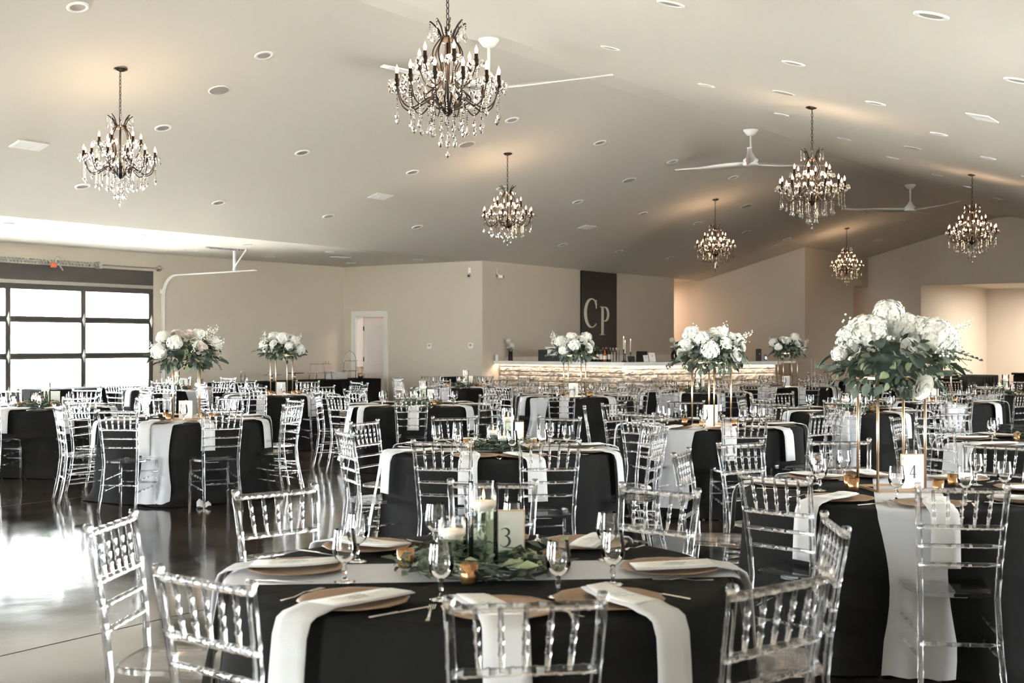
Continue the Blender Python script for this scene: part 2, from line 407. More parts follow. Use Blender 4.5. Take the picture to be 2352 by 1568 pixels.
# ---------------------------------------------------------------- glazed garage doors
def garage_door(a, b, num, full):
    o = tag(bpy.data.objects.new('door_%d' % num, None), kind='structure'); C.objects.link(o)
    y0, y1 = LW+.02, LW+.07; zs = [0.03, .66, 1.31, 1.97, 2.60]; n = round((b-a)/1.54); st = (b-a-.1)/n
    xs = [a+.05+st*i for i in range(n+1)]
    for x in xs: MB().bbox((x-.05, y0, .03), (x+.05, y1, 2.60), .006).build('stile', M['frame'], o)
    for i, z in enumerate(zs):
        h = .055 if i in (1, 2, 3) else .05
        zc = min(max(z, .08), 2.55)
        MB().bbox((a, y0+.004, zc-h), (b, y1-.004, zc+h), .006).build('rail', M['frame'], o)
        if i in (1, 2, 3): MB().box((a, y0-.002, zc-.004), (b, y0+.006, zc+.004)).build('section_joint', M['black'], o)
    for i in range(n):
        for j in range(4):
            MB().box((xs[i]+.05, y0+.02, zs[j]+.05), (xs[i+1]-.05, y0+.026, zs[j+1]-.05)).build('pane', M['pane'], o)
    MB().box((a, y0-.015, 2.60), (b, y1, 2.665)).build('top_strut', M['galv'], o)
    MB().box((a, LW+.02, 2.665), (b, LW+.10, HZ)).build('header_panel', M['panel'], o)
    if full:
        for x in xs:
            for z in zs[1:4]:
                g = MB(); w_ = .042; h_ = .13
                g.add([(x, y0-.016, z-h_), (x+w_, y0-.012, z), (x, y0-.016, z+h_), (x-w_, y0-.012, z), (x, y0-.03, z-.02)], [(0, 1, 4), (1, 2, 4), (2, 3, 4), (3, 0, 4)], 0, False)
                g.tube([(x-.012, y0-.035, z), (x+.012, y0-.035, z)], .011, 6)
                g.build('hinge_plate', M['galv'], o)
    return o
for i, (a, b) in enumerate(DOORS): garage_door(a, b, 2+i, i == 0)
A0, B0 = DOORS[0]
# torsion shaft with spring above the visible door
t_ = thing('torsion_spring', 'grey coiled torsion spring on the shaft above the garage door', 'door hardware', (0, LW-.125, 3.0))
MB().tube([(A0-.1, 0, 0), (B0+.12, 0, 0)], .013, 8).build('shaft', M['galv'], t_)
g = MB(); pts = []
for i in range(460): pts.append((A0+.3+4.55*i/460, .034*cos(i*.9), .034*sin(i*.9)))
g.tube(pts, .010, 5).build('spring', M['galv'], t_)
for x in (11.2, 13.95):
    MB().box((x-.03, -.03, -.07), (x+.03, .11, .06)).build('bearing_plate', M['galv'], t_)
MB().lathe([(.0, -.03), (.055, -.03), (.062, -.02), (.045, 0), (.062, .02), (.055, .03), (0, .03)], 18, 0, T3(B0+.02, 0, 0) @ Matrix.Rotation(pi/2, 4, 'Y')).build('cable_drum', M['silver'], t_)
t_ = thing('spring_tool', 'orange handled clamp on the spring above the garage door', 'tool', (12.93, LW-.19, 2.94))
MB().bbox((-.05, -.03, -.045), (.05, .03, .045), .01).build('handle', M['red'], t_)
MB().tube([(.04, 0, 0), (.11, 0, .02), (.18, -.02, -.09)], .014, 6).loop([(.09+.05*cos(2*pi*i/12), 0, .09+.07*sin(2*pi*i/12)) for i in range(12)], .009, 5).build('jaw', M['galv'], t_)
# curved door track reaching into the room, with its ceiling hanger
def track(x, label):
    t_ = thing('door_track', label, 'door track', (x, 0, 0)); g = MB()
    pts = [(0, LW-.03, 0), (0, LW-.03, 2.45)] + [(0, LW-.03-.38*(1-cos(a)), 2.45+.42*sin(a)) for a in [pi/2*i/8 for i in range(1, 9)]] + [(0, 16.75, 2.885)]
    for dx in (-.025, .025): g.tube([(p[0]+dx, p[1], p[2]) for p in pts], .011, 6)
    for i in range(len(pts)-1):
        p, q = pts[i], pts[i+1]; g.add([(-.025, p[1], p[2]), (.025, p[1], p[2]), (.025, q[1], q[2]), (-.025, q[1], q[2])], [(0, 1, 2, 3)], 0, False)
    g.build('rail', M['white'], t_)
    MB().box((-.02, 17.3, 2.90), (.02, 17.34, 3.29)).tube([(0, 17.36, 2.92), (0, 17.0, 3.28)], .014, 5).build('hanger', M['white'], t_)
    g = MB(); g.box((-.7, 17.28, 3.275), (.28, 17.32, 3.295))
    for i in range(22): g.box((-.68+i*.043, 17.265, 3.268), (-.66+i*.043, 17.335, 3.30))
    g.build('perforated_angle', M['galv'], t_)
    MB().box((-.05, LW-.035, 2.52), (.03, LW, 2.60)).build('bracket', M['white'], t_)
track(15.47, 'white curved garage door track bending from the wall into the room')
track(8.95, 'white garage door track at the left picture edge')

# bare trees far outside the glass doors
def bare_tree(seed):
    r = random.Random(seed)
    o = thing('bare_tree', None, 'tree'); g = MB()
    hh = 9+r.random()*4; p = [(0, 0, -.3)]; x = y = 0
    for i in range(1, 7): x += r.uniform(-.25, .25); y += r.uniform(-.25, .25); p.append((x, y, hh*i/6))
    g.tube(p, [.22*(1-i/7.5) for i in range(7)], 8); g.build('trunk', M['bark'], o)
    g = MB()
    for k in range(26):
        i = r.randint(1, 6); q = Vector(p[i]); a = r.uniform(0, 2*pi); l = r.uniform(1.0, 2.6)
        e1 = q+Vector((cos(a)*l*.5, sin(a)*l*.5, l*.5)); e2 = e1+Vector((cos(a+.5)*l*.5, sin(a+.5)*l*.5, l*.6))
        g.tube([q, e1, e2], [.06, .035, .012], 5)
        for j in range(3):
            a2 = a+r.uniform(-1.2, 1.2); g.tube([e1, e1+Vector((cos(a2)*.8, sin(a2)*.8, .7))], [.02, .006], 4)
    g.build('branches', M['bark'], o)
    return o
trees = [Maker(lambda s=s: bare_tree(s)) for s in (1, 2, 3)]
tl = ['leftmost bare tree outside the garage door glass', 'leaning bare tree outside, left of the middle stile', 'bare tree outside behind the middle door stile',
      'slim bare tree outside the right door pane', 'bare tree outside near the right door jamb', 'farthest bare tree outside between the panes']
for i, (x, y) in enumerate([(17, 45), (21, 52), (25.5, 47), (29, 55), (32, 50), (28.5, 66)]):
    trees[i % 3]((x, y, 0), i*1.3, tl[i], 'bare trees outside')
struct('ground', MB().box((-60, LW+.2, -.3), (100, 160, -.10)).box((-60, -120, -.3), (BW-.2, LW+.2, -.10)).box((BW-.2, -120, -.3), (100, RW-.2, -.10)), mat('pale_gravel', (.62, .60, .56), .9, noise=.1, nscale=3))

# ---------------------------------------------------------------- ceiling fixtures
SL = atan2(.266, 1)
def tilt(o, side):                          # lay a fixture flat on the sloped ceiling
    o.rotation_euler = (-SL if side == 'L' else SL if side == 'R' else 0, 0, 0)
def mk_can():
    t_ = thing('recessed_light', None, 'ceiling light')
    g = MB(); g.open_lathe([(.105, 0), (.105, -.008), (.098, -.012), (.074, -.010), (.070, -.002), (.058, .0)], 22); g.build('trim_ring', M['white'], t_)
    MB().open_lathe([(.072, -.006), (.05, -.003), (.0, -.002)], 18).build('lamp_lens', M['lens'], t_)
    return t_
can = Maker(mk_can)
def mk_spk():
    t_ = thing('ceiling_speaker', None, 'ceiling speaker')
    MB().open_lathe([(.125, 0), (.125, -.007), (.112, -.010)], 24).build('trim_ring', M['white'], t_)
    MB().open_lathe([(.112, -.009), (.06, -.013), (0, -.014)], 20).build('grille', M['lens'], t_)
    return t_
spk = Maker(mk_spk)
def mk_vent():
    t_ = thing('ceiling_vent', None, 'vent'); g = MB()
    g.box((-.20, -.11, -.012), (.20, -.085, 0)); g.box((-.20, .085, -.012), (.20, .11, 0)); g.box((-.20, -.085, -.012), (-.17, .085, 0)); g.box((.17, -.085, -.012), (.20, .085, 0)); g.box((-.01, -.085, -.012), (.01, .085, 0))
    g.build('register_frame', M['white'], t_)
    MB().box((-.17, -.085, -.002), (.17, .085, 0)).build('backing', M['black'], t_)
    for i in range(9):
        MB().box((-.165, -.078+i*.019, -.010), (.165, -.068+i*.019, -.004)).build('slat', M['white'], t_)
    return t_
vent = Maker(mk_vent)
def zc(x, y):
    if y > 15.4: return CZ, 'F'
    if y > 8.6: return sl_left(y), 'L'
    if y < 8.24: return sl_right(y), 'R'
    return 5.11, 'F'
def put(mk, x, y, label, group):
    z, sd = zc(x, y); o = mk((x, y, z-.001), 0, label, group); tilt(o, sd)
ordn = ['nearest', 'second', 'third', 'fourth', 'fifth', 'sixth', 'seventh', 'eighth', 'ninth', 'tenth', 'eleventh']
def cans(y, xs, row):
    for i, x in enumerate(xs): put(can, x, y, 'white recessed light, %s along the %s' % (ordn[i], row), 'recessed ceiling lights')
cans(10.0, [6.99, 9.36, 11.75, 14.12, 16.54, 19.0, 21.5, 24.1, 26.6, 29.1, 31.75], 'highest row of the left slope')
cans(12.07, [9.64, 12.01, 14.38, 16.75, 19.17, 21.66, 24.11, 26.67, 29.12], 'middle row of the left slope')
cans(14.08, [9.92, 12.27, 14.62, 16.91, 19.3, 21.75, 24.12, 26.63], 'lowest row of the left slope')
cans(6.5, [10.96, 13.22, 15.5, 17.9, 20.2, 22.75, 24.85, 27.2], 'row beside the ridge, right slope')
cans(4.15, [7.86, 10.16, 12.34, 14.59, 16.86, 19.2], 'middle row of the right slope')
cans(2.1, [7.23, 9.39], 'lowest row of the right slope')
cans(16.3, [10.2, 12.55, 14.83, 16.96, 19.6], 'low side ceiling, room side')
cans(18.2, [10.6, 13.0, 15.22, 17.2, 19.6], 'low side ceiling beside the outer wall')
for i, (x, y) in enumerate([(9.52, 10.92), (14.26, 10.92), (19.08, 10.92), (24.13, 10.92), (12.72, 5.31), (17.37, 5.31)]):
    put(spk, x, y, 'round white ceiling speaker, ' + ['nearest on the left slope', 'just past the foremost chandelier', 'between the two middle left chandeliers', 'beyond the chandelier over the bar', 'nearest on the right slope', 'behind the right chandelier of the right slope'][i], 'ceiling speakers')
for i, (x, y) in enumerate([(8.48, 13.09), (14.76, 13.06), (21.11, 13.07), (33.5, 11.2), (12.17, 3.05), (18.1, 17.1)]):
    put(vent, x, y, 'white slatted air register ' + ['left of the left chandelier', 'above the curved door track', 'above the lettered black panel', 'farthest, near the end wall', 'on the right slope', 'in the low side ceiling'][i], 'air registers')

# ---------------------------------------------------------------- ceiling fans
def mk_fan():
    t_ = thing('ceiling_fan', None, 'ceiling fan')
    MB().lathe([(.02, -.10), (.05, -.095), (.075, -.08), (.12, -.02), (.125, 0)], 24).build('canopy', M['white'], t_)
    MB().tube([(0, 0, -.09), (0, 0, -.46)], .018, 10).build('downrod', M['white'], t_)
    MB().lathe([(.0, -.60), (.11, -.60), (.13, -.585), (.13, -.565), (.10, -.55), (.125, -.53), (.125, -.50), (.09, -.475), (.05, -.42), (.028, -.38), (0, -.38)], 24).build('motor_housing', M['white'], t_)
    for k in range(3):
        vs = []; fs = []; n = 12
        for i in range(n+1):
            r = .06+1.44*i/n; t = i/n; wd = .055+.035*sin(pi*min(1, t*1.5))*(1-t*.35) - .02*t; tw = radians(22*(1-t)+7); sag = .035*t*t
            for sg in (-1, 1):
                for dz in (-.006, .006):
                    vs.append((r, sg*wd*cos(tw), -.565+sg*wd*sin(tw)+dz+sag))
        for i in range(n):
            a = i*4; b_ = a+4; fs += [(a, a+2, b_+2, b_), (a+1, b_+1, b_+3, a+3), (a, b_, b_+1, a+1), (a+2, a+3, b_+3, b_+2)]
        fs += [(0, 1, 3, 2), (n*4, n*4+2, n*4+3, n*4+1)]
        MB().add(vs, fs, 0, True, RZ(k*2*pi/3)).build('blade', M['white'], t_)
    return t_
fan = Maker(mk_fan)
def vang(phi):
    a = radians(phi); return atan2(-cos(a)*FY+sin(a)*RY, -cos(a)*FX+sin(a)*RX)
fan((11.43, 8.43, 5.11), vang(70), 'white three-blade ceiling fan behind the foremost chandelier', 'ridge ceiling fans')
fan((18.82, 8.44, 5.11), vang(-12), 'white three-blade ceiling fan left of the right chandelier', 'ridge ceiling fans')
fan((27.44, 8.44, 5.11), vang(25), 'farthest white ceiling fan before the end wall', 'ridge ceiling fans')

# ---------------------------------------------------------------- chandeliers
def drop_mesh():
    g = MB(); g.lathe([(0, 0), (.006, -.004), (.0, -.012)], 6, smooth=False)
    g.lathe([(0, -.012), (.006, -.022), (.015, -.045), (.011, -.058), (0, -.072)], 6, smooth=False); return g
def strand(g, L_, X=None):                    # faceted beads then a kite-shaped drop, hanging down from the origin
    n = max(0, int((L_-.075)/.0165)); z = 0
    for i in range(n):
        g.lathe([(0, z), (.0066, z-.007), (0, z-.014)], 5, 0, X, False); z -= .0165
    g.lathe([(0, z), (.0055, z-.014), (.0155, z-.044), (.011, z-.058), (0, z-.073)], 6, 0, X, False)
def mk_chandelier():
    t_ = thing('chandelier', None, 'chandelier')     # origin at the ceiling, everything below it
    MB().lathe([(0, -.035), (.012, -.034), (.03, -.026), (.05, -.022), (.052, -.014), (.074, -.010), (.076, 0)], 24).build('canopy', M['bronze'], t_)
    g = MB(); z = -.035; i = 0
    while z > -.60:
        pts = [(.011*cos(a) if i % 2 else 0, 0 if i % 2 else .011*cos(a), z-.024+.024*sin(a)) for a in [2*pi*j/10 for j in range(10)]]
        g.loop(pts, .0035, 5); z -= .040; i += 1
    g.build('chain', M['bronze'], t_)
    Z0 = -.50                                   # top of the crown
    def Z(f): return Z0-.98*f
    g = MB(); g.tube([(0, 0, Z(.10)), (0, 0, Z(.66))], .010, 8)
    g.lathe([(0, Z(.155)), (.03, Z(.15)), (.065, Z(.125)), (.07, Z(.115)), (.03, Z(.12)), (0, Z(.12))], 16)
    g.lathe([(0, Z(.70)), (.012, Z(.69)), (.03, Z(.675)), (.055, Z(.645)), (.06, Z(.635)), (.02, Z(.64)), (0, Z(.64))], 16)
    g.build('column', M['bronze'], t_)
    def curve(P, n=14):
        P = [Vector((p[0], 0, p[1])) for p in P]; P = [P[0]]+P+[P[-1]]; out = []
        for i in range(1, len(P)-2):
            for j in range(4):
                t = j/4; a, b_, c_, d_ = P[i-1], P[i], P[i+1], P[i+2]
                out.append(.5*((2*b_)+(c_-a)*t+(2*a-5*b_+4*c_-d_)*t*t+(3*b_-a-3*c_+d_)*t**3))
        return out+[P[-2]]
    rib = None; crown = None
    for k in range(8):
        X = RZ(k*pi/4+.2)
        MB().tube(curve([(.05, Z(.12)), (.10, Z(.20)), (.105, Z(.27)), (.065, Z(.36)), (.075, Z(.46)), (.17, Z(.56)), (.10, Z(.62)), (.03, Z(.65))]), .0065, 6, 0, X).build('rib', M['bronze'], t_)
        c1 = MB().tube(curve([(.045, Z(.12)), (.065, Z(.08)), (.085, Z(.04)), (.13, Z(.0))]), [.0065]*12+[.004], 6, 0, X).build('crown_arm', M['bronze'], t_)
        g = MB(); strand(g, .15); d = g.build('crystal_strand', M['crystal'], t_); d.location = X @ Vector((.13, 0, Z(.0)-.002))
    sleeve = MB().lathe([(.0, -.03), (.012, -.028), (.020, -.012), (.014, -.004), (.0135, .062), (0, .062)], 10)
    bulb = MB().lathe([(.0, .0), (.009, .004), (.0145, .022), (.013, .036), (.006, .052), (.002, .064), (0, .070)], 10)
    dish = MB()
    dish.open_lathe([(.012, -.006), (.035, -.008), (.052, .004), (.060, .014)], 12)
    for j in range(6): dish.lathe([(0, .012), (.006, 0), (.012, -.018), (.008, -.030), (0, -.040)], 5, 0, T3(.058*cos(j*pi/3), .058*sin(j*pi/3), 0), False)
    hang = {}
    ln = [.20, .27]
    first = {}
    def part(key, mb, name, m_, parent, loc):
        if key in first:
            c_ = first[key].copy(); C.objects.link(c_); c_.parent = parent; c_.location = loc; return c_
        first[key] = mb().build(name, m_, parent, loc); return first[key]
    for ring_, (n, R, zcup, z1) in enumerate([(12, .375, .47, .62), (6, .215, .31, .46)]):
        for k in range(n):
            a = 2*pi*(k+(.5 if ring_ else .15))/n; X = RZ(a)
            if ring_ == 0: P = [(.05, Z(.64)), (.12, Z(.56)), (.19, Z(.60)), (.27, Z(.645)), (.34, Z(.60)), (R, Z(zcup)-.02)]
            else: P = [(.07, Z(.44)), (.11, Z(.475)), (.17, Z(.44)), (R, Z(zcup)-.02)]
            MB().tube(curve(P), .0056, 6, 0, X).build('arm', M['bronze'], t_)
            p = X @ Vector((R, 0, Z(zcup)))
            sl = part('sl', lambda: sleeve, 'candle_sleeve', M['bronze'], t_, p)
            bb = part('bu', lambda: bulb, 'flame_bulb', M['bulb'], sl, Vector((0, 0, .062)))
            part('di', lambda: dish, 'bobeche', M['crystal'], t_, p)
            def mk1():
                g = MB(); strand(g, .22); return g
            part('st%d' % ring_, mk1, 'crystal_strand', M['crystal'], t_, X @ Vector((R, 0, Z(zcup)-.06)))
    # hanging skirt of strands, longest in the middle
    for n, R, L_, z in [(1, 0, .31, .69), (6, .06, .27, .66), (10, .14, .24, .61), (14, .25, .20, .62)]:
        for k in range(n):
            a = 2*pi*(k+.3)/n
            def mk2(L_=L_):
                g = MB(); strand(g, L_); return g
            part('lg%d' % n, mk2, 'crystal_strand', M['crystal'], t_, Vector((R*cos(a), R*sin(a), Z(z))))
    # small crystals threaded among the arms
    g = MB(); r = random.Random(5)
    for k in range(70):
        a = r.uniform(0, 2*pi); R = r.uniform(.10, .37); z = Z(r.uniform(.42, .60))
        g.lathe([(0, 0), (.011, -.014), (0, -.032)], 5, 0, T3(R*cos(a), R*sin(a), z), False)
    tag(g.build('crystal_garland', M['crystal'], t_), kind='stuff')
    return t_
chand = Maker(mk_chandelier)
CH = [(8.17, 10.94, 'left chandelier with crystal drops over the garage door side'), (15.31, 10.93, 'crystal chandelier over the middle, above the white door wall'),
      (22.65, 10.94, 'crystal chandelier hanging over the stone bar'), (30.3, 10.94, 'smallest farthest chandelier near the end wall'),
      (6.85, 5.42, 'largest nearest chandelier, hanging from above the picture'), (13.84, 5.42, 'chandelier of the right slope beside the middle fan'), (20.89, 5.40, 'rightmost chandelier near the farthest fan')]
for i, (x, y, lb) in enumerate(CH):
    z, sd = zc(x, y); chand((x, y, z), i*.35, lb, 'crystal chandeliers')
    lamp('chandelier_glow', 'POINT', (x, y, z-.80), 16, (1, .66, .40), shadow_soft_size=.22)

# ---------------------------------------------------------------- wall things
def thermostat(y, z, label):
    t_ = thing('thermostat', label, 'thermostat', (20.65, y, z), 0, 'wall thermostats')
    MB().bbox((-.025, -.06, -.06), (0, .06, .06), .006).build('case', M['white'], t_)
    MB().box((-.027, -.03, -.01), (-.024, .03, .035)).build('display', mat('grey_display', (.35, .36, .34), .3), t_)
thermostat(16.84, 1.48, 'white thermostat on the pale wall, nearer the door'); thermostat(15.70, 1.49, 'white thermostat on the pale wall by the corner')
def camera_(loc, rz, label):
    t_ = thing('security_camera', label, 'security camera', loc, rz, 'corner security cameras')
    MB().bbox((-.03, -.02, -.04), (.03, .0, .10), .006).build('mount', M['white'], t_)
    MB().tube([(0, -.02, -.02), (0, -.07, -.07)], .016, 8).build('bracket_arm', M['white'], t_)
    b_ = MB().bbox((-.035, -.16, -.115), (.035, -.05, -.05), .01).build('camera_body', M['white'], t_)
    MB().bbox((-.028, -.168, -.108), (.028, -.158, -.057), .004).build('lens_face', M['black'], b_)
camera_((20.65, 15.74, 3.06), radians(-60), 'white security camera on the pale wall beside the corner')
camera_((21.15, 15.4, 3.06), radians(20), 'white security camera on the shaded wall right of the corner')

def ribbon(g, pts, wds, y0, y1, mi=0):           # flat letter stroke in the x-z plane with depth
    n = len(pts); L_ = []; R_ = []
    for i, (x, z) in enumerate(pts):
        a = pts[max(0, i-1)]; b_ = pts[min(n-1, i+1)]; dx, dz = b_[0]-a[0], b_[1]-a[1]; l = sqrt(dx*dx+dz*dz) or 1
        nx, nz = -dz/l, dx/l; h = wds[i]/2; L_.append((x+nx*h, z+nz*h)); R_.append((x-nx*h, z-nz*h))
    vs = [(x, y0, z) for x, z in L_]+[(x, y0, z) for x, z in R_]+[(x, y1, z) for x, z in L_]+[(x, y1, z) for x, z in R_]
    fs = []
    for i in range(n-1):
        fs += [(i, i+1, n+i+1, n+i), (2*n+i, 3*n+i, 3*n+i+1, 2*n+i+1), (i, 2*n+i, 2*n+i+1, i+1), (n+i, n+i+1, 3*n+i+1, 3*n+i)]
    fs += [(0, n, 3*n, 2*n), (n-1, 3*n-1, 4*n-1, 2*n-1)]
    g.add(vs, fs, mi, False)
def letter(ch, x, z, h, y0, y1, g):                # serif letters drawn as strokes; x,z = lower left
    S_ = lambda px, pz: (x+px*h, z+pz*h)
    if ch == 'C':
        A = [radians(d) for d in range(48, 316, 8)]
        ribbon(g, [S_(.44+.42*cos(a), .5+.49*sin(a)) for a in A], [h*(.04+.125*max(0, -cos(a))**1.2) for a in A], y0, y1)
        ribbon(g, [S_(.725, .96), S_(.73, .66)], [h*.045, h*.02], y0, y1)
        ribbon(g, [S_(.67, .90), S_(.73, .80), S_(.735, .70)], [h*.08, h*.07, h*.02], y0, y1)
    elif ch == 'P':
        ribbon(g, [S_(.18, .0), S_(.18, 1.0)], [h*.14]*2, y0, y1)
        ribbon(g, [S_(.02, .015), S_(.34, .015)], [h*.03]*2, y0, y1); ribbon(g, [S_(.02, .985), S_(.30, .985)], [h*.03]*2, y0, y1)
        A = [radians(d) for d in range(90, -91, -12)]
        ribbon(g, [S_(.18, .975)]+[S_(.34+.22*cos(a), .735+.24*sin(a)) for a in A]+[S_(.18, .495)], [h*.03]+[h*(.03+.10*max(0, cos(a))) for a in A]+[h*.03], y0, y1)
    elif ch == '3':
        A = [radians(d) for d in range(150, -91, -15)]
        ribbon(g, [S_(.30+.22*cos(a), .74+.20*sin(a)) for a in A], [h*(.03+.09*max(0, cos(a-.2))) for a in A], y0, y1)
        A = [radians(d) for d in range(90, -156, -15)]
        ribbon(g, [S_(.28+.27*cos(a), .26+.28*sin(a)) for a in A], [h*(.03+.10*max(0, cos(a+.1))) for a in A], y0, y1)
    elif ch == '4':
        ribbon(g, [S_(.40, .0), S_(.40, 1.0)], [h*.10]*2, y0, y1); ribbon(g, [S_(.38, .98), S_(.04, .30)], [h*.03]*2, y0, y1)
        ribbon(g, [S_(.02, .30), S_(.58, .30)], [h*.04]*2, y0, y1); ribbon(g, [S_(.28, .015), S_(.54, .015)], [h*.03]*2, y0, y1)
t_ = thing('lettered_panel', 'tall glossy black panel with cream letters CP above the bar', 'sign', (24.55, 15.395, 1.32))
MB().bbox((0, -.05, 0), (1.65, 0, 1.96), .008).build('board', M['gloss'], t_)
g = MB(); letter('C', .14, .60, .70, -.062, -.05, g); g.build('letter', M['cream'], t_)
g = MB(); letter('P', .82, .42, .70, -.064, -.052, g); g.build('letter', M['cream'], t_)

# ---------------------------------------------------------------- the bar
P0, P1, P2 = Vector((21.25, 15.38)), Vector((20.95, 12.1)), Vector((24.15, 10.25))
bar = thing('bar_counter', 'pale ledgestone bar with lit marble counter', 'bar', (0, 0, 0))
def prism(g, pts, z0, z1, mi=0):
    n = len(pts)
    g.add([(x, y, z0) for x, y in pts]+[(x, y, z1) for x, y in pts], [tuple(range(n-1, -1, -1)), tuple(range(n, 2*n))]+[(i, (i+1) % n, n+(i+1) % n, n+i) for i in range(n)], mi, False)
def off(d, A=P0, B=P1, Cc=P2):                # polyline moved outwards (toward the room)
    d1 = (B-A).normalized(); n1 = Vector((d1.y, -d1.x)); d2 = (Cc-B).normalized(); n2 = Vector((d2.y, -d2.x))
    if n1.x > 0: n1 = -n1
    if n2.y > 0: n2 = -n2
    m_ = (n1+n2).normalized(); k_ = 1/max(.3, m_.dot(n1))
    return [A+n1*d, B+m_*d*k_, Cc+n2*d]
q0 = off(-.05); q1 = off(-.20)
g = MB(); prism(g, [tuple(p) for p in q0]+[tuple(p) for p in reversed(q1)], 0, 1.10); g.build('bar_body', M['mortar'], bar)
q0 = off(.20); q1 = off(-.42); q0[2] = q0[2]+(P2-P1).normalized()*.35; q1[2] = q1[2]+(P2-P1).normalized()*.35
g = MB(); prism(g, [tuple(p) for p in q0]+[tuple(p) for p in reversed(q1)], 1.125, 1.165); g.build('countertop', M['marble'], bar)
g = MB(); a_ = q0[0]; g.box((a_.x-.05, a_.y-.13, 1.165), (a_.x+.0, a_.y-.09, 1.29)); g.build('end_post', M['marble'], bar)
q2 = off(.175); q3 = off(.155); g = MB(); prism(g, [tuple(p) for p in q2]+[tuple(p) for p in reversed(q3)], 1.095, 1.125); g.build('counter_lip', M['marble'], bar)
q2 = off(.115); q3 = off(.09); g = MB(); prism(g, [tuple(p) for p in q2]+[tuple(p) for p in reversed(q3)], 1.108, 1.122); g.build('light_strip', M['led'], bar)
rs = random.Random(11)
def stone_mesh(seed):
    r = random.Random(seed); nx, nz = 11, 5; vs = []; fs = []
    for j in range(nz+1):
        for i in range(nx+1):
            e = (i in (0, nx)) or (j in (0, nz)); d = .0 if e else .040+.014*sin(i*.9+seed)+r.uniform(-.026, .026)
            vs.append((i/nx-.5+(0 if e else r.uniform(-.03, .03)), -d - (.004 if e else 0), j/nz-.5+(0 if e else r.uniform(-.04, .04))))
    n0 = len(vs)
    for j in range(nz+1):
        for i in range(nx+1): vs.append((i/nx-.5, .05, j/nz-.5))
    for j in range(nz):
        for i in range(nx):
            a = j*(nx+1)+i; fs.append((a, a+1, a+nx+2, a+nx+1))
    rim = [i for i in range(nx+1)]+[j*(nx+1)+nx for j in range(1, nz+1)]+[nz*(nx+1)+i for i in range(nx-1, -1, -1)]+[j*(nx+1) for j in range(nz-1, 0, -1)]
    for k in range(len(rim)): a, b_ = rim[k], rim[(k+1) % len(rim)]; fs.append((b_, a, n0+a, n0+b_))
    me = bpy.data.meshes.new('stone'); me.from_pydata(vs, [], fs); me.materials.append(M['stone']); return me
SM = [stone_mesh(s) for s in range(9)]
for A, B in ((P0, P1), (P1, P2)):
    Ld = (B-A).length; d = (B-A)/Ld; ang = atan2(d.y, d.x)+(pi if False else 0)
    nrm = Vector((d.y, -d.x)); nrm = -nrm if (nrm.x > 0 and A is P0) or (nrm.y > 0 and A is P1) else nrm
    z = 0
    while z < 1.09:
        h = rs.choice((.085, .10, .12, .15)); h = min(h, 1.10-z)
        if h < .04: break
        x = 0
        while x < Ld-.02:
            l = rs.uniform(.20, .52); l = min(l, Ld-x)
            if Ld-x-l < .12: l = Ld-x
            p = A+d*(x+l/2)-nrm*.03
            o = obj('stone', rs.choice(SM), bar, (p.x, p.y, z+h/2)); o.scale = (l-.010, rs.uniform(.7, 1.35), h-.009)
            o.rotation_euler = (0, 0, atan2(-nrm.x, nrm.y)+pi)
            x += l
        z += h
# corner quoin and glass screen at the right end
t_ = thing('glass_screen', 'frameless glass screen at the right end of the bar', 'glass panel', (0, 0, 0))
e1 = P2+(P2-P1).normalized()*.36; e2 = Vector((25.9, 10.1))
g = MB(); prism(g, [(e1.x, e1.y), (e2.x, e2.y), (e2.x, e2.y+.012), (e1.x, e1.y+.012)], .02, 1.20); g.build('glass_pane', M['pane'], t_)
MB().box((e2.x-.01, e2.y-.012, 0), (e2.x+.014, e2.y+.02, 1.205)).build('edge_channel', M['galv'], t_)
# back counter along the wall with marble splash
t_ = thing('back_counter', 'long back bar cabinet with marble splash on the shaded wall', 'cabinet', (0, 0, 0))
MB().box((21.9, 14.75, .1), (29.2, 15.38, .87)).box((21.95, 14.82, 0), (29.15, 15.38, .1)).build('cabinet_body', M['mortar'], t_)
for i in range(10): MB().bbox((21.93+i*.727, 14.725, .13), (21.93+i*.727+.70, 14.75, .84), .004).build('cabinet_door', M['gloss'], t_)
MB().bbox((21.87, 14.70, .87), (29.25, 15.385, .91), .006).build('worktop', M['marble'], t_)
MB().box((21.5, 15.375, .91), (29.25, 15.398, 1.24)).build('splashback', M['marble'], t_)

def bottle_thing(liq, h=.29):
    def f():
        t_ = thing('bottle', None, 'bottle'); k = h/.29
        MB().lathe([(0, 0), (.034, 0), (.038, .008), (.038, .165*k), (.030, .195*k), (.014, .215*k), (.0125, .27*k), (0, .27*k)], 12).build('glass_body', M[liq], t_)
        MB().open_lathe([(.0385, .05), (.0385, .14*k)], 12).build('label', M['label'], t_)
        MB().lathe([(.015, .262*k), (.015, .29*k), (0, .292*k)], 10).build('cap', M['black'] if liq != 'bottle' else M['red'], t_)
        return t_
    return f
b1 = Maker(bottle_thing('bottle')); b2 = Maker(bottle_thing('amber', .26)); b3 = Maker(bottle_thing('black', .31))
def onbar(x, depth=-.30):                    # point on the counter: x metres along the front from the left end
    L1 = (P1-P0).length; d1 = (P1-P0)/L1; d2 = (P2-P1).normalized(); q = off(depth)
    return (q[0]+d1*x) if x < L1 else (q[1]+d2*(x-L1))
def put_bar(mk, x, dep, rz, label, group=None):
    p = onbar(x, dep); return mk((p.x, p.y, 1.165), rz, label, group)
CTOP = 1.165
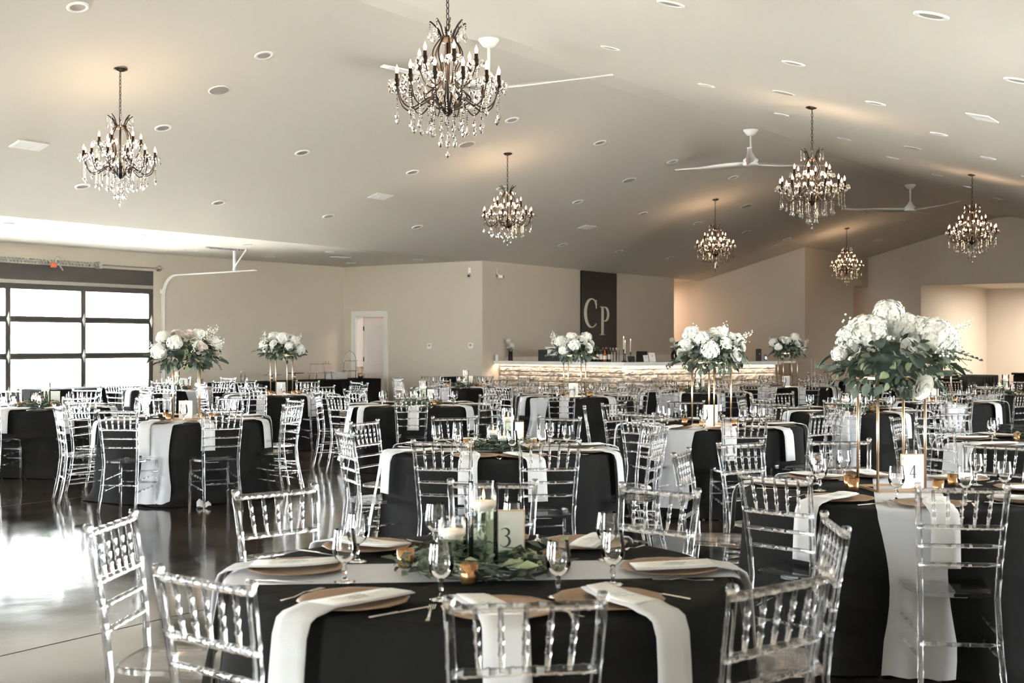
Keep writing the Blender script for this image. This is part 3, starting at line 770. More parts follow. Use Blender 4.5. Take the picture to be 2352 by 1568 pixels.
for i in range(13):
    p = onbar(2.28+i*.042, -.20+(.10 if i % 2 else .0))
    (b1, b2, b3, b1, b3)[i % 5]((p.x, p.y, CTOP), i, '%s liquor bottle, %s from the left in the bar row' % (('dark', 'amber', 'black', 'dark', 'black')[i % 5], ['first', 'second', 'third', 'fourth', 'fifth', 'sixth', 'seventh', 'eighth', 'ninth', 'tenth', 'eleventh', 'twelfth', 'last'][i]), 'liquor bottles on the bar')
def mk_cups():
    t_ = thing('glass_stack', None, 'stacked glasses')
    for j in range(5): MB().open_lathe([(.028, j*.05), (.036, j*.05+.085)], 10).build('tumbler', M['thin'], t_)
    return t_
cups = Maker(mk_cups)
for i in range(4):
    p = onbar(2.76+i*.078, -.20); cups((p.x, p.y, CTOP), 0, 'stack of clear tumblers on the bar, %s from the bottles' % ordn[i].replace('nearest', 'first'), 'stacked tumblers')
def mk_taper(h):
    def f():
        t_ = thing('candlestick', None, 'candlestick')
        MB().lathe([(0, 0), (.045, 0), (.04, .012), (.01, .03), (.008, h*.8), (.014, h*.85), (.01, h*.92), (.022, h), (0, h)], 12).build('holder', M['black'], t_)
        c_ = MB().lathe([(0, h), (.011, h), (.010, h+.22), (0, h+.225)], 10).build('taper_candle', M['wax'], t_)
        MB().lathe([(0, h+.228), (.006, h+.238), (.003, h+.258), (0, h+.27)], 8).build('flame', M['flame'], c_)
        return t_
    return f
for x, h, lb in ((3.10, .25, 'tallest black candlestick with lit taper on the bar'), (3.20, .17, 'short black candlestick with lit taper on the bar'), (3.27, .20, 'middle black candlestick with lit taper on the bar')):
    p = onbar(x, -.16 if h < .2 else -.25); Maker(mk_taper(h))((p.x, p.y, CTOP), 0, lb, 'lit tapers on the bar')
# card stands, tablet, till and box on the bar
def easel(p, rz, w_, h_, m_, name, label, cat, tiltx=.25):
    t_ = thing(name, label, cat, (p.x, p.y, CTOP), rz)
    X = Matrix.Rotation(-tiltx, 4, 'X')
    MB().bbox((-w_/2, -.008, 0), (w_/2, .008, h_), .003, 0, X).build('face', m_, t_)
    MB().tube([(0, .01, h_*.7), (0, h_*.45, 0)], .006, 5).build('strut', M['black'], t_)
    return t_
easel(onbar(3.45, -.2), -.6, .15, .12, M['black'], 'menu_stand', 'small black menu stand right of the candlesticks', 'menu stand')
easel(onbar(3.68, -.2), -1.2, .22, .22, M['gloss'], 'tablet', 'black tablet leaning on a stand on the bar', 'tablet')
easel(onbar(3.80, -.05), -.5, .11, .14, M['card'], 'price_card', 'small cream framed card beside the tablet', 'card')
easel(onbar(3.95, -.1), -.5, .15, .19, M['card'], 'framed_card', 'larger white framed card right of the tablet', 'card')
easel(onbar(1.71, -.16), -1.5, .22, .30, M['card'], 'menu_card_stand', 'white upright menu sheet on the bar behind the bouquet', 'menu card', .08)
p = onbar(2.02, -.2); easel(p, -1.2, .2, .2, M['card'], 'sign_holder', 'white upright sign sheet between bouquet rods', 'menu card', .08)
p = onbar(1.27, -.28); t_ = thing('register', 'black till with white paper stacked on top', 'till', (p.x, p.y, CTOP), -1.45)
MB().bbox((-.28, -.18, 0), (.28, .18, .24), .012).build('case', M['black'], t_)
MB().bbox((-.15, -.10, .24), (.12, .14, .30), .004).bbox((-.05, -.19, .12), (.17, -.182, .30), .002).build('paper_stack', M['box'], t_)
# tall slab and blue can near the right end
p = onbar(6.55, -.12); t_ = thing('card_reader', 'tall dark upright case near the right bar end', 'box', (p.x, p.y, CTOP), -.5)
MB().bbox((-.055, -.03, 0), (.055, .03, .26), .006).build('case', mat('brown_case', (.06, .045, .04), .5), t_)
MB().lathe([(0, 0), (.012, 0), (.012, .004), (0, .004)], 10, 0, T3(0, -.031, .15) @ Matrix.Rotation(pi/2, 4, 'X')).build('badge', M['cream'], t_)
p = onbar(6.74, -.16); t_ = thing('can', 'blue and silver can at the right bar end', 'can', (p.x, p.y, CTOP))
MB().lathe([(0, 0), (.03, 0), (.035, .01), (.035, .13), (.028, .145), (0, .143)], 14).build('can_body', mat('blue_can', (.12, .30, .42), .3, metal=.5), t_)
MB().open_lathe([(.0355, .04), (.0355, .09)], 14).build('label', M['silver'], t_)

# ---------------------------------------------------------------- leaves and flowers
def leaf(g, X, L_=.06, W=.03, mi=0, round_=False, n=4):
    vs = []; fs = []
    for i in range(n+1):
        t = i/n; w_ = W*(sin(pi*min(1, t*.93+.03))**(.5 if round_ else .85)); dz = -.22*L_*t*t
        vs += [(t*L_, -w_/2, dz+.18*w_), (t*L_, 0, dz), (t*L_, w_/2, dz+.18*w_)]
    for i in range(n):
        a = i*3; fs += [(a, a+1, a+4, a+3), (a+1, a+2, a+5, a+4)]
    g.add(vs, fs, mi, True, X)
def aim(d, roll=0):                          # matrix taking +x to direction d
    d = Vector(d).normalized(); up = Vector((0, 0, 1)) if abs(d.z) < .95 else Vector((0, 1, 0))
    y = up.cross(d).normalized(); z = d.cross(y)
    return Matrix(((d.x, y.x, z.x, 0), (d.y, y.y, z.y, 0), (d.z, y.z, z.z, 0), (0, 0, 0, 1))) @ Matrix.Rotation(roll, 4, 'X')
def hydrangea_mesh(seed, R=.066):
    g = MB(); r = random.Random(seed); n = 74
    g.ell((0, 0, 0), R*.84, 10, 0)
    for i in range(n):
        z = 1-1.75*(i+.5)/n; q = sqrt(max(0, 1-z*z)); a = i*2.39996+r.uniform(-.2, .2)
        d = Vector((q*cos(a), q*sin(a), z)); p = d*R*r.uniform(.86, 1.06)
        X = Matrix.Translation(p) @ aim(d, r.uniform(0, 6)) @ Matrix.Rotation(r.uniform(-.35, .35), 4, 'Y')
        s_ = R*.27
        for k in range(4):
            Y = X @ Matrix.Rotation(k*pi/2, 4, 'X')
            g.add([(0, 0, 0), (.18*s_, -.42*s_, .45*s_), (.10*s_, -.30*s_, 1.0*s_), (.10*s_, .30*s_, 1.0*s_), (.18*s_, .42*s_, .45*s_), (.28*s_, 0, .6*s_)],
                  [(0, 1, 5), (1, 2, 5), (2, 3, 5), (3, 4, 5), (4, 0, 5)], 0, True, Y)
    return g
def rose_mesh(seed, R=.052):
    g = MB(); r = random.Random(seed)
    for ring_, (n, rr, h, open_) in enumerate([(3, .22, .70, .05), (4, .42, .72, .16), (5, .62, .66, .32), (6, .82, .52, .55), (7, 1.0, .34, .85)]):
        for k in range(n):
            a0 = 2*pi*k/n+ring_*.7+r.uniform(-.15, .15); span = 2*pi/n*.78; vs = []; fs = []
            for i in range(4):
                t = i/3
                for j in range(5):
                    s_ = (j-2)/2; a = a0+span*s_*(.45+.55*sin(pi*(.25+t*.5)))
                    rad = R*(rr*(.35+.65*t**.7)+open_*.25*t**3); z = R*(h*1.5*t-.55-.25*abs(s_)**2.5*t)*(1 if t < .99 else .97)
                    vs.append((rad*cos(a), rad*sin(a), z))
            for i in range(3):
                for j in range(4): q = i*5+j; fs.append((q, q+1, q+6, q+5))
            g.add(vs, fs, 0, True)
    g.ell((0, 0, -.15*R), (R*.55, R*.55, R*.5), 8, 0)
    return g
FM = {}
def fmesh(key):
    if key not in FM:
        kind, col = key
        o = (hydrangea_mesh(3) if kind == 'hydrangea' else rose_mesh(4, .046) if kind == 'rose' else rose_mesh(7, .055)).build('flower', M[col])
        FM[key] = o.data; bpy.data.objects.remove(o)
    return FM[key]
def spray_mesh():
    g = MB(); r = random.Random(8)
    for k in range(7):
        a = r.uniform(0, 6.28); d = Vector((1, .55*cos(a), .55*sin(a)+.15)).normalized(); L_ = r.uniform(.09, .15)
        g.tube([(0, 0, 0), d*L_], [.0014, .0008], 4, 1)
        for j in range(5):
            p = d*L_*r.uniform(.5, 1)+Vector((r.uniform(-.018, .018), r.uniform(-.018, .018), r.uniform(-.018, .018)))
            g.ell(p, .0062, 5, 0)
    return g
def eucalyptus_mesh(seed, L_=.24, n=9, sz=.034, mi=0):
    g = MB(); r = random.Random(seed)
    P = [Vector((L_*t, .02*sin(t*4), -.10*L_*t*t*4*.5)) for t in [i/6 for i in range(7)]]
    g.tube(P, [.002]*6+[.001], 4, 1)
    for i in range(n):
        t = (i+.6)/n; p = P[min(5, int(t*6))].lerp(P[min(6, int(t*6)+1)], t*6-int(t*6))
        for sg in (-1, 1):
            X = Matrix.Translation(p) @ aim((.55, sg*.9, r.uniform(-.2, .45)), r.uniform(-.6, .6)); leaf(g, X, sz*(1.15-.5*t), sz*.85*(1.15-.5*t), mi, True, 3)
    return g
bigleaf = MB(); leaf(bigleaf, Matrix.Identity(4), .105, .082, 0, True, 6)
def shared(mb, mats):
    o = mb.build('m', mats); me = o.data; bpy.data.objects.remove(o); return me
ME = {}
def meshes():
    ME['spray'] = shared(spray_mesh(), [M['petal'], M['leaf3']])
    ME['euc'] = shared(eucalyptus_mesh(1), [M['leaf2'], M['stem']])
    ME['euc2'] = shared(eucalyptus_mesh(2, .17, 12, .022), [M['leaf3'], M['stem']])
    for i, k in enumerate(('leaf1', 'leaf2', 'leaf1')): ME['big%d' % i] = shared(bigleaf, M[k])
meshes()
def foliage_mass(seed, rx, rz, n):
    g = MB(); r = random.Random(seed)
    g.ell((0, 0, .02), (rx*.62, rx*.62, rz*.45), 10, 0)
    for i in range(n):
        z = r.uniform(-.85, .75); a = r.uniform(0, 2*pi); q = sqrt(1-z*z)
        d = Vector((q*cos(a), q*sin(a), z)); k = r.uniform(.6, .97)
        p = Vector((d.x*rx*k, d.y*rx*k, d.z*rz*k))
        dd = d+Vector((r.uniform(-.6, .6), r.uniform(-.6, .6), r.uniform(-.8, .3)))
        s_ = r.choice((.035, .045, .06, .07)); leaf(g, Matrix.Translation(p) @ aim(dd, r.uniform(-1, 1)), s_, s_*r.uniform(.5, .8), r.choice((0, 0, 0, 1, 1, 2)), False, 3)
    return g
def bouquet(loc, rz, seed, label, R=.30, blush=False, flowers=None, sc=1.0, dense=11):
    """a dome of hydrangeas, roses and greenery; loc is the top plate of its stand"""
    r = random.Random(seed); t_ = thing('flower_arrangement', label, 'bouquet', loc, rz, 'tall white bouquets'); t_.scale = (sc,)*3
    fo = foliage_mass(seed, R*.95, .20, 420).build('foliage', [M['leaf1'], M['leaf2'], M['leaf3']], t_, (0, 0, .08)); tag(fo, kind='stuff')
    if flowers is None:
        flowers = []
        for i in range(dense):
            z = .93-1.05*(i+.5)/dense; a = i*2.4+seed; q = sqrt(max(0, 1-max(0, z)**2))
            flowers.append((('hydrangea', 'hydrangea', 'rose', 'peony')[(i+seed) % 4], q*cos(a)*R*.92, q*sin(a)*R*.92, .10+z*.21))
    for kd, x, y, z, *fs_ in flowers:
        col = 'petal2' if (blush and kd != 'hydrangea') else 'petal'
        o = obj(kd if kd != 'peony' else 'peony', fmesh((kd, col)), t_, (x, y, z))
        d = Vector((x, y, (z-.02)*1.1)).normalized(); o.rotation_euler = d.to_track_quat('Z', 'Y').to_euler(); o.scale = (fs_[0] if fs_ else r.uniform(.95, 1.35),)*3
    for i in range(18):
        a = r.uniform(0, 2*pi); z = r.uniform(-.08, .24); q = R*r.uniform(.78, 1.02)*(1-.5*max(0, z-.1)/.2)
        o = obj('leaf', ME['big%d' % (i % 3)], t_, (q*cos(a), q*sin(a), .04+z*.8)); o.rotation_euler = aim((cos(a), sin(a), r.uniform(-.7, .3)), r.uniform(-.5, .5)).to_euler()
    for i in range(9):
        a = r.uniform(0, 2*pi); z = r.uniform(-.02, .10)
        o = obj('eucalyptus_sprig', ME['euc' if i % 2 else 'euc2'], t_, (R*.75*cos(a), R*.75*sin(a), .05+z)); o.rotation_euler = aim((cos(a), sin(a), r.uniform(-.9, .25)), r.uniform(-1, 1)).to_euler()
    for i in range(6):
        a = r.uniform(0, 2*pi); z = r.uniform(-.02, .16)
        o = obj('gypsophila_spray', ME['spray'], t_, (R*.85*cos(a), R*.85*sin(a), .10+z)); o.rotation_euler = aim((cos(a), sin(a), r.uniform(-.4, .5)), 0).to_euler()
    return t_
SH = .60                                     # stand height
def mk_stand():
    t_ = thing('flower_stand', None, 'flower stand'); a = .13
    for nm, z in (('base_frame', .006), ('top_frame', SH-.006)):
        g = MB()
        for p, q in (((-a, -a), (a, -a)), ((a, -a), (a, a)), ((a, a), (-a, a)), ((-a, a), (-a, -a))):
            x0, x1 = sorted((p[0], q[0])); y0, y1 = sorted((p[1], q[1])); g.box((x0-.006, y0-.006, z-.006), (x1+.006, y1+.006, z+.006))
        if nm == 'top_frame': g.box((-a, -.006, z-.005), (a, .006, z+.005)); g.box((-.006, -a, z-.005), (.006, a, z+.005))
        g.build(nm, M['gold'], t_)
    r0 = MB().tube([(0, 0, .006), (0, 0, SH-.006)], .0075, 8).build('rod', M['gold'], t_, (-a, -a, 0))
    for x, y in ((a, -a), (a, a), (-a, a)): obj('rod', r0.data, t_, (x, y, 0))
    return t_
stand = Maker(mk_stand)

# ---------------------------------------------------------------- chairs
def rod(g, p0, p1, r=.011, n=8, nodes=(.2, .5, .8), bump=1.42, taper=None, caps=True):
    p0, p1 = Vector(p0), Vector(p1); L_ = (p1-p0).length; ts = [(0, 1.0)]; e = .0034/L_; bump = 1+(bump-1)*.5
    for t in nodes: ts += [(t-2*e, 1.0), (t-e, bump), (t+e, bump), (t+2*e, 1.0)]
    ts.append((1, 1.0)); k = (lambda t: 1+(taper*sin(pi*t) if taper else 0))
    g.tube([p0.lerp(p1, t) for t, _ in ts], [r*q*k(t) for t, q in ts], n, caps=caps); return g
def post_pts(sx):
    return [(sx*.187, -.265, 0), (sx*.176, -.215, .22), (sx*.170, -.190, .43), (sx*.176, -.200, .56), (sx*.186, -.225, .74), (sx*.196, -.252, .895)]
def lerp_post(sx, z):
    P = post_pts(sx)
    for a, b_ in zip(P, P[1:]):
        if a[2] <= z <= b_[2]: return Vector(a).lerp(Vector(b_), (z-a[2])/(b_[2]-a[2]))
    return Vector(P[-1])
def chair_bits(n):
    """geometry of every piece of a chiavari chair: name -> list of builders"""
    B = []
    for sx in (-1, 1):
        zs = [0, .12, .128, .134, .142, .245, .252, .258, .266, .34, .43, .50, .508, .514, .522, .56, .59, .597, .603, .61, .67, .677, .683, .69, .745, .752, .758, .765, .83, .895]
        rr = []
        for i, z in enumerate(zs):
            b_ = any(abs(z-q) < .0045 for q in (.131, .255, .511, .60, .68, .755)); rr.append(.0140*(1.13 if b_ else 1.0))
        g = MB(); P = [lerp_post(sx, z) for z in zs]; g.tube(P, rr, n)
        e = P[-1]; g.lathe([(.0140, 0), (.0140, .010), (.0168, .013), (.0172, .022), (.013, .029), (0, .031)], n, 0, Matrix.Translation(e))
        B.append(('back_post', g))
    for nm, z, nd in (('top_rail', .892, (.09, .25, .42, .58, .75, .91)), ('back_rail', .735, (.09, .25, .42, .58, .75, .91)), ('back_rail', .655, (.2, .4, .6, .8)), ('back_rail', .575, (.2, .4, .6, .8))):
        B.append((nm, rod(MB(), lerp_post(-1, z), lerp_post(1, z), .0095 if z < .7 else .0115, n, nd, 1.3)))
    for i in range(5):
        t = (i+1)/6; a = lerp_post(-1, .735).lerp(lerp_post(1, .735), t*.94+.03); b_ = lerp_post(-1, .892).lerp(lerp_post(1, .892), t)
        B.append(('spindle', rod(MB(), a, b_, .0072, n, (.28, .5, .72), 1.5, .06)))
    for sx in (-1, 1):
        B.append(('front_leg', rod(MB(), (sx*.195, .185, .0), (sx*.188, .180, .435), .0135, n, (.3, .58, .80), 1.2)))
    for z in (.30, .20):
        for sx in (-1, 1): B.append(('stretcher', rod(MB(), lerp_post(sx, z-.02), (sx*.190, .182, z+.01), .0085, n, (.2, .4, .6, .8), 1.4)))
        B.append(('stretcher', rod(MB(), (-.19, .182, z+.03), (.19, .182, z+.03), .0085, n, (.2, .4, .6, .8), 1.4)))
    B.append(('stretcher', rod(MB(), lerp_post(-1, .24), lerp_post(1, .24), .0085, n, (.2, .4, .6, .8), 1.4)))
    g = MB(); out = []
    for k in range(24):
        a = 2*pi*k/24; ca, sa = cos(a), sin(a); x = abs(ca)**.45*(1 if ca > 0 else -1); y = abs(sa)**.45*(1 if sa > 0 else -1)
        out.append((x*(.202 if y > 0 else .176), y*.198))
    vs = []
    for z, q in ((.432, .97), (.436, 1), (.450, 1), (.455, .975), (.452, .80)): vs += [(x*q, y*q, z) for x, y in out]
    m_ = 24; fs = [tuple(range(m_-1, -1, -1)), tuple(range(4*m_, 5*m_))]
    for r_ in range(4): fs += [(r_*m_+i, r_*m_+(i+1) % m_, (r_+1)*m_+(i+1) % m_, (r_+1)*m_+i) for i in range(m_)]
    g.add(vs, fs, 0, False)
    B.append(('seat', g))
    for _, q in B: q.v = [(x*.955, y, z*1.027) for x, y, z in q.v]
    return B
def mk_chair():
    t_ = thing('chiavari_chair', None, 'chair')
    for nm, g in chair_bits(10): g.build(nm, M['acrylic'], t_)
    return t_
def mk_chair_far():
    t_ = thing('chiavari_chair', None, 'chair'); G = {}
    for nm, g in chair_bits(6):
        key = {'top_rail': 'backrest', 'back_rail': 'backrest', 'spindle': 'backrest', 'stretcher': 'leg_frame', 'front_leg': 'leg_frame'}.get(nm, nm)
        if nm == 'back_post': g.build('back_post', M['acrylic'], t_); continue
        if key not in G: G[key] = MB()
        G[key].add(g.v, g.f, 0, nm != 'seat')
    for key, g in G.items(): g.build(key, M['acrylic'], t_)
    return t_
chair_near, chair_far = Maker(mk_chair), Maker(mk_chair_far)

# ---------------------------------------------------------------- tableware
def mk_charger():
    t_ = thing('charger_plate', None, 'plate')
    wob = lambda a, i: .018*sin(a*12) if 1 <= i <= 4 else 0
    MB().lathe([(.095, 0), (.105, .002), (.150, .010), (.166, .014), (.168, .016), (.150, .0135), (.108, .006), (.098, .0045), (0, .004)], 36, wob=wob).build('plate_body', M['charger'], t_)
    return t_
charger = Maker(mk_charger)
def flat_path(g, pts, wds, th, mi=0, X=None):        # cloth strip with thickness; pts (x,y,z), width across y
    n = len(pts); vs = []
    for i, (x, y, z) in enumerate(pts):
        a = pts[max(0, i-1)]; b_ = pts[min(n-1, i+1)]; dx, dz = b_[0]-a[0], b_[2]-a[2]; l = sqrt(dx*dx+dz*dz) or 1; nx, nz = -dz/l*th, dx/l*th
        for j in range(5):
            s_ = (j-2)/2; vs.append((x, y+wds[i]/2*s_, z))
        for j in range(5):
            s_ = (j-2)/2; vs.append((x+nx, y+wds[i]/2*s_, z+nz))
    fs = []
    for i in range(n-1):
        a = i*10
        for j in range(4): fs += [(a+j, a+j+10, a+j+11, a+j+1), (a+5+j, a+6+j, a+16+j, a+15+j)]
        fs += [(a, a+5, a+15, a+10), (a+4, a+14, a+19, a+9)]
    fs += [(0, 1, 2, 3, 4, 9, 8, 7, 6, 5), tuple((n-1)*10+k for k in (4, 3, 2, 1, 0, 5, 6, 7, 8, 9))]
    g.add(vs, fs, mi, True, X)
def mk_napkin(sway, L_):
    def f():
        t_ = thing('napkin', None, 'napkin'); g = MB()
        P = [(-.135, -.085), (-.08, -.06), (.0, -.03), (.08, -.012), (.15, 0), (.195, .005), (.228, .006), (.252, .006), (.268, .006), (.276, .008), (.281, .010), (.284, .012)]
        Zs = [.021, .019, .018, .019, .021, .012, .008, -.004, -.045, -.13, -.21, -L_]
        pts = [(x, y*sway, z) for (x, y), z in zip(P, Zs)]
        flat_path(g, pts, [.120, .122, .125, .128, .130, .130, .130, .130, .130, .132, .134, .136], .0045)
        g.build('cloth', M['napkin'], t_)
        g = MB(); flat_path(g, [(x, y*sway+.006, z+.0055) for (x, y), z in zip(P[:5], Zs[:5])], [.085, .10, .105, .105, .10], .0012); g.build('menu_card', M['card'], t_)
        g = MB(); r = random.Random(3)
        for k in range(3):
            q = [(-.03+.012*j+k*.01, -.028*sway+.02*(k-1)+.006*sin(j*2.1+k)) for j in range(7)]
            g.tube([(x, y, .0262) for x, y in q], .0009, 4)
        g.build('script_print', M['sprig'], t_)
        return t_
    return f
napkins = [Maker(mk_napkin(1.0, .29)), Maker(mk_napkin(-.8, .25)), Maker(mk_napkin(.5, .27))]
def mk_goblet():
    t_ = thing('water_goblet', None, 'glass')
    MB().open_lathe([(.004, .062), (.016, .066), (.032, .080), (.040, .100), (.0405, .115), (.037, .140), (.033, .172)], 18).build('bowl', M['thin'], t_)
    MB().lathe([(.036, 0), (.036, .0025), (.012, .006), (.006, .012), (.0055, .030), (.010, .042), (.006, .052), (.010, .062), (0, .066)], 14).build('stem', M['crystal'], t_)
    return t_
goblet = Maker(mk_goblet)
def mk_fork():
    t_ = thing('fork', None, 'cutlery'); g = MB()
    for w0, w1, x0, x1, z0, z1 in ((.012, .007, .10, .04, .004, .003), (.007, .006, .04, -.01, .003, .010), (.006, .022, -.01, -.045, .010, .006)):
        g.add([(x0, -w0/2, z0), (x0, w0/2, z0), (x1, w1/2, z1), (x1, -w1/2, z1), (x0, -w0/2, z0+.002), (x0, w0/2, z0+.002), (x1, w1/2, z1+.002), (x1, -w1/2, z1+.002)], [(0, 3, 2, 1), (4, 5, 6, 7), (0, 1, 5, 4), (1, 2, 6, 5), (2, 3, 7, 6), (3, 0, 4, 7)], 0, False)
    g.build('handle', M['steel'], t_)
    g = MB()
    for k in range(4): y = -.009+.006*k; g.box((-.10, y-.0014, .007), (-.045, y+.0014, .009))
    tag(g.build('tines', M['steel'], t_), kind='stuff'); return t_
def mk_knife():
    t_ = thing('table_knife', None, 'cutlery')
    MB().bbox((.0, -.006, .001), (.105, .006, .007), .002).build('handle', M['steel'], t_)
    MB().add([(0, -.006, .003), (0, .006, .003), (-.10, .009, .003), (-.125, .002, .003), (-.125, -.004, .003), (0, -.006, .0045), (0, .006, .0045), (-.10, .009, .004), (-.125, .002, .004), (-.125, -.004, .004)],
             [(4, 3, 2, 1, 0), (5, 6, 7, 8, 9), (0, 1, 6, 5), (1, 2, 7, 6), (2, 3, 8, 7), (3, 4, 9, 8), (4, 0, 5, 9)], 0, False).build('blade', M['steel'], t_)
    return t_
fork, knife = Maker(mk_fork), Maker(mk_knife)
def mk_votive():
    t_ = thing('votive_holder', None, 'candle holder')
    MB().open_lathe([(0, .003), (.025, .003), (.027, .008), (.031, .066), (.029, .066), (.0255, .012), (0, .012)], 16).build('cup', M['votive'], t_)
    c_ = MB().lathe([(0, .013), (.020, .013), (.020, .034), (0, .035)], 12).build('tealight', M['wax'], t_)
    MB().lathe([(0, .038), (.0045, .045), (.002, .056), (0, .062)], 7).build('flame', M['flame'], c_)
    return t_
votive = Maker(mk_votive)
def mk_vase(h, fill):
    def f():
        t_ = thing('cylinder_vase', None, 'vase'); r_ = .052
        MB().open_lathe([(0, .002), (r_-.004, .002), (r_, .006), (r_, .012), (r_, h*.5), (r_, h-.004), (r_, h)], 22).build('glass', M['candleglass'], t_)
        MB().lathe([(0, .012), (r_-.006, .012), (r_-.004, .014), (r_-.004, .02), (r_-.004, fill-.006), (r_-.004, fill-.001), (r_-.007, fill), (0, fill)], 18).build('water', M['water'], t_)
        g = MB(); r = random.Random(int(h*100))
        for i in range(12): leaf(g, T3(r.uniform(-.02, .02), r.uniform(-.02, .02), .015+fill*.7*i/12) @ aim((r.uniform(-.5, .5), r.uniform(-.5, .5), 1), r.uniform(0, 6)), .03, .016, 0, False, 2)
        tag(g.build('submerged_greenery', M['leaf2'], t_), kind='stuff')
        return t_
    return f
vases = {k: Maker(mk_vase(h, fl)) for k, (h, fl) in {'tall': (.30, .20), 'mid': (.175, .105), 'low': (.14, .07)}.items()}
FILL = {'tall': .20, 'mid': .105, 'low': .07}
def mk_float():
    t_ = thing('floating_candle', None, 'candle')
    c_ = MB().lathe([(0, -.012), (.030, -.010), (.044, .004), (.045, .012), (.036, .022), (.012, .022), (0, .019)], 18).build('wax_disc', M['wax'], t_)
    MB().lathe([(0, .026), (.0055, .034), (.003, .052), (0, .062)], 8).build('flame', M['flame'], c_)
    return t_
floatc = Maker(mk_float)
def card(loc, rz, num, label):
    t_ = thing('table_number_card', label, 'table card', loc, rz); X = Matrix.Rotation(-.06, 4, 'X')
    g = MB(); W, Hh = .066, .185
    g.box((-W-.004, -.004, 0), (-W, .004, Hh)); g.box((W, -.004, 0), (W+.004, .004, Hh)); g.box((-W-.004, -.004, Hh), (W+.004, .004, Hh+.004)); g.box((-W-.004, -.004, 0), (W+.004, .004, .004))
    g.box((-.02, 0, 0), (.02, .07, .004)); g.build('frame', M['gold'], t_)
    MB().box((-W, -.002, .004), (W, .002, Hh)).build('sheet', M['card'], t_)
    if num:
        g = MB(); letter(num, -.022, .06, .068, -.0032, -.002, g); g.build('numeral', M['ink'], t_)
        g = MB()
        for dx, dz, a in ((0, 0, .6), (.006, -.018, -.2), (-.012, .006, 1.4)):
            leaf(g, T3(-.05+dx, -.003, .150+dz) @ Matrix.Rotation(-a, 4, 'Y') @ Matrix.Rotation(pi/2, 4, 'X'), .026, .012, 0, False, 3)
        g.build('printed_sprig', M['sprig'], t_)
    return t_
def wreath_mesh(seed, R=.20):
    g = MB(); r = random.Random(seed)
    for i in range(460):
        a = r.uniform(0, 2*pi); q = R+r.uniform(-.085, .06); p = (q*cos(a)*1.15, q*sin(a), .006+abs(r.gauss(0, .030)))
        b_ = a+pi/2+r.uniform(-.9, .9); s_ = r.choice((.03, .04, .055, .07))
        leaf(g, Matrix.Translation(p) @ aim((cos(b_), sin(b_), r.uniform(-.05, .55)), r.uniform(-.6, .6)), s_, s_*r.uniform(.32, .62), r.choice((0, 0, 1, 1, 1, 2)), False, 2)
    g.loop([(R*1.15*cos(2*pi*i/20), R*sin(2*pi*i/20), .012) for i in range(20)], .006, 5, 0)
    return g
WM = [shared(wreath_mesh(s), [M['leaf1'], M['leaf2'], M['leaf3']]) for s in (1, 2)]

# ---------------------------------------------------------------- table linen
TR, TZ = .915, .765
def cloth_mesh(seed):
    r = random.Random(seed); n = 144; fr = [(r.choice((5, 7, 9, 11, 13)), r.uniform(0, 6.28), r.uniform(.4, 1)) for _ in range(4)]
    def fold(a, t):
        v = sum(w_*sin(k*a+p+.35*t*sin(3*a)) for k, p, w_ in fr)/2.2; return v if v > 0 else v*.55
    g = MB(); vs = []
    prof = [(.0, TZ), (.35, TZ), (.70, TZ), (.88, TZ), (.905, TZ-.002), (.920, TZ-.010), (.928, TZ-.026)]
    rows = 13
    for q, z in prof:
        for j in range(n): a = 2*pi*j/n; vs.append((q*cos(a), q*sin(a), z))
    for i in range(1, rows+1):
        t = i/rows; z = (TZ-.026)*(1-t)+.004
        for j in range(n):
            a = 2*pi*j/n; am = .014+.085*t**.9; q = .93+.05*t+am*fold(a, t)
            if t > .9: q += .05*(t-.9)/.1*(1+.7*sin(5*a+seed)+.5*fold(a, t))
            vs.append((q*cos(a), q*sin(a), z if t < 1 else .004+.006*abs(sin(9*a))))
    k = len(prof)+rows
    fs = [((i+1)*n+j, (i+1)*n+(j+1) % n, i*n+(j+1) % n, i*n+j) for i in range(1, k-1) for j in range(n)]
    fs = [tuple(n+j for j in range(n))]+fs
    vs2 = vs
    g.add(vs2, fs, 0, True)
    return shared(g, M['cloth'])
CM = [cloth_mesh(s) for s in (1, 2, 3)]
def runner_mesh(seed, end=.03):
    r = random.Random(seed); g = MB(); half = []
    half = [(.0, TZ+.002, .36), (.45, TZ+.002, .36), (.80, TZ+.002, .355), (.915, TZ+.0015, .35), (.945, TZ-.006, .345), (.962, TZ-.035, .34)]
    for i in range(1, 10):
        t = i/9; half.append((.965+.13*t**1.2, (TZ-.035)*(1-t)+end*t, .34-.07*sin(pi*min(1, t*1.25)) ))
    pts = [(-x, z, w_) for x, z, w_ in reversed(half[1:])]+half
    vs = []; m_ = 9; n = len(pts)
    for i, (x, z, w_) in enumerate(pts):
        t = max(0, (TZ-.03-z)/TZ)
        for j in range(m_):
            s_ = (j-(m_-1)/2)/((m_-1)/2); y = s_*w_/2+.05*t*(1 if x > 0 else -1)*sin(seed+t*2)
            rr = abs(x); cx = sqrt(max(.01, rr*rr-y*y)) if rr > .9 else rr
            ww = .022*t*sin(s_*7+seed+t*3)
            vs.append(((cx+ww)*(1 if x >= 0 else -1), y, z))
    fs = [(i*m_+j, (i+1)*m_+j, (i+1)*m_+j+1, i*m_+j+1) for i in range(n-1) for j in range(m_-1)]
    g.add(vs, fs, 0, True); return shared(g, M['runner'])
RM = [runner_mesh(1), runner_mesh(2, .10), runner_mesh(4, .30)]
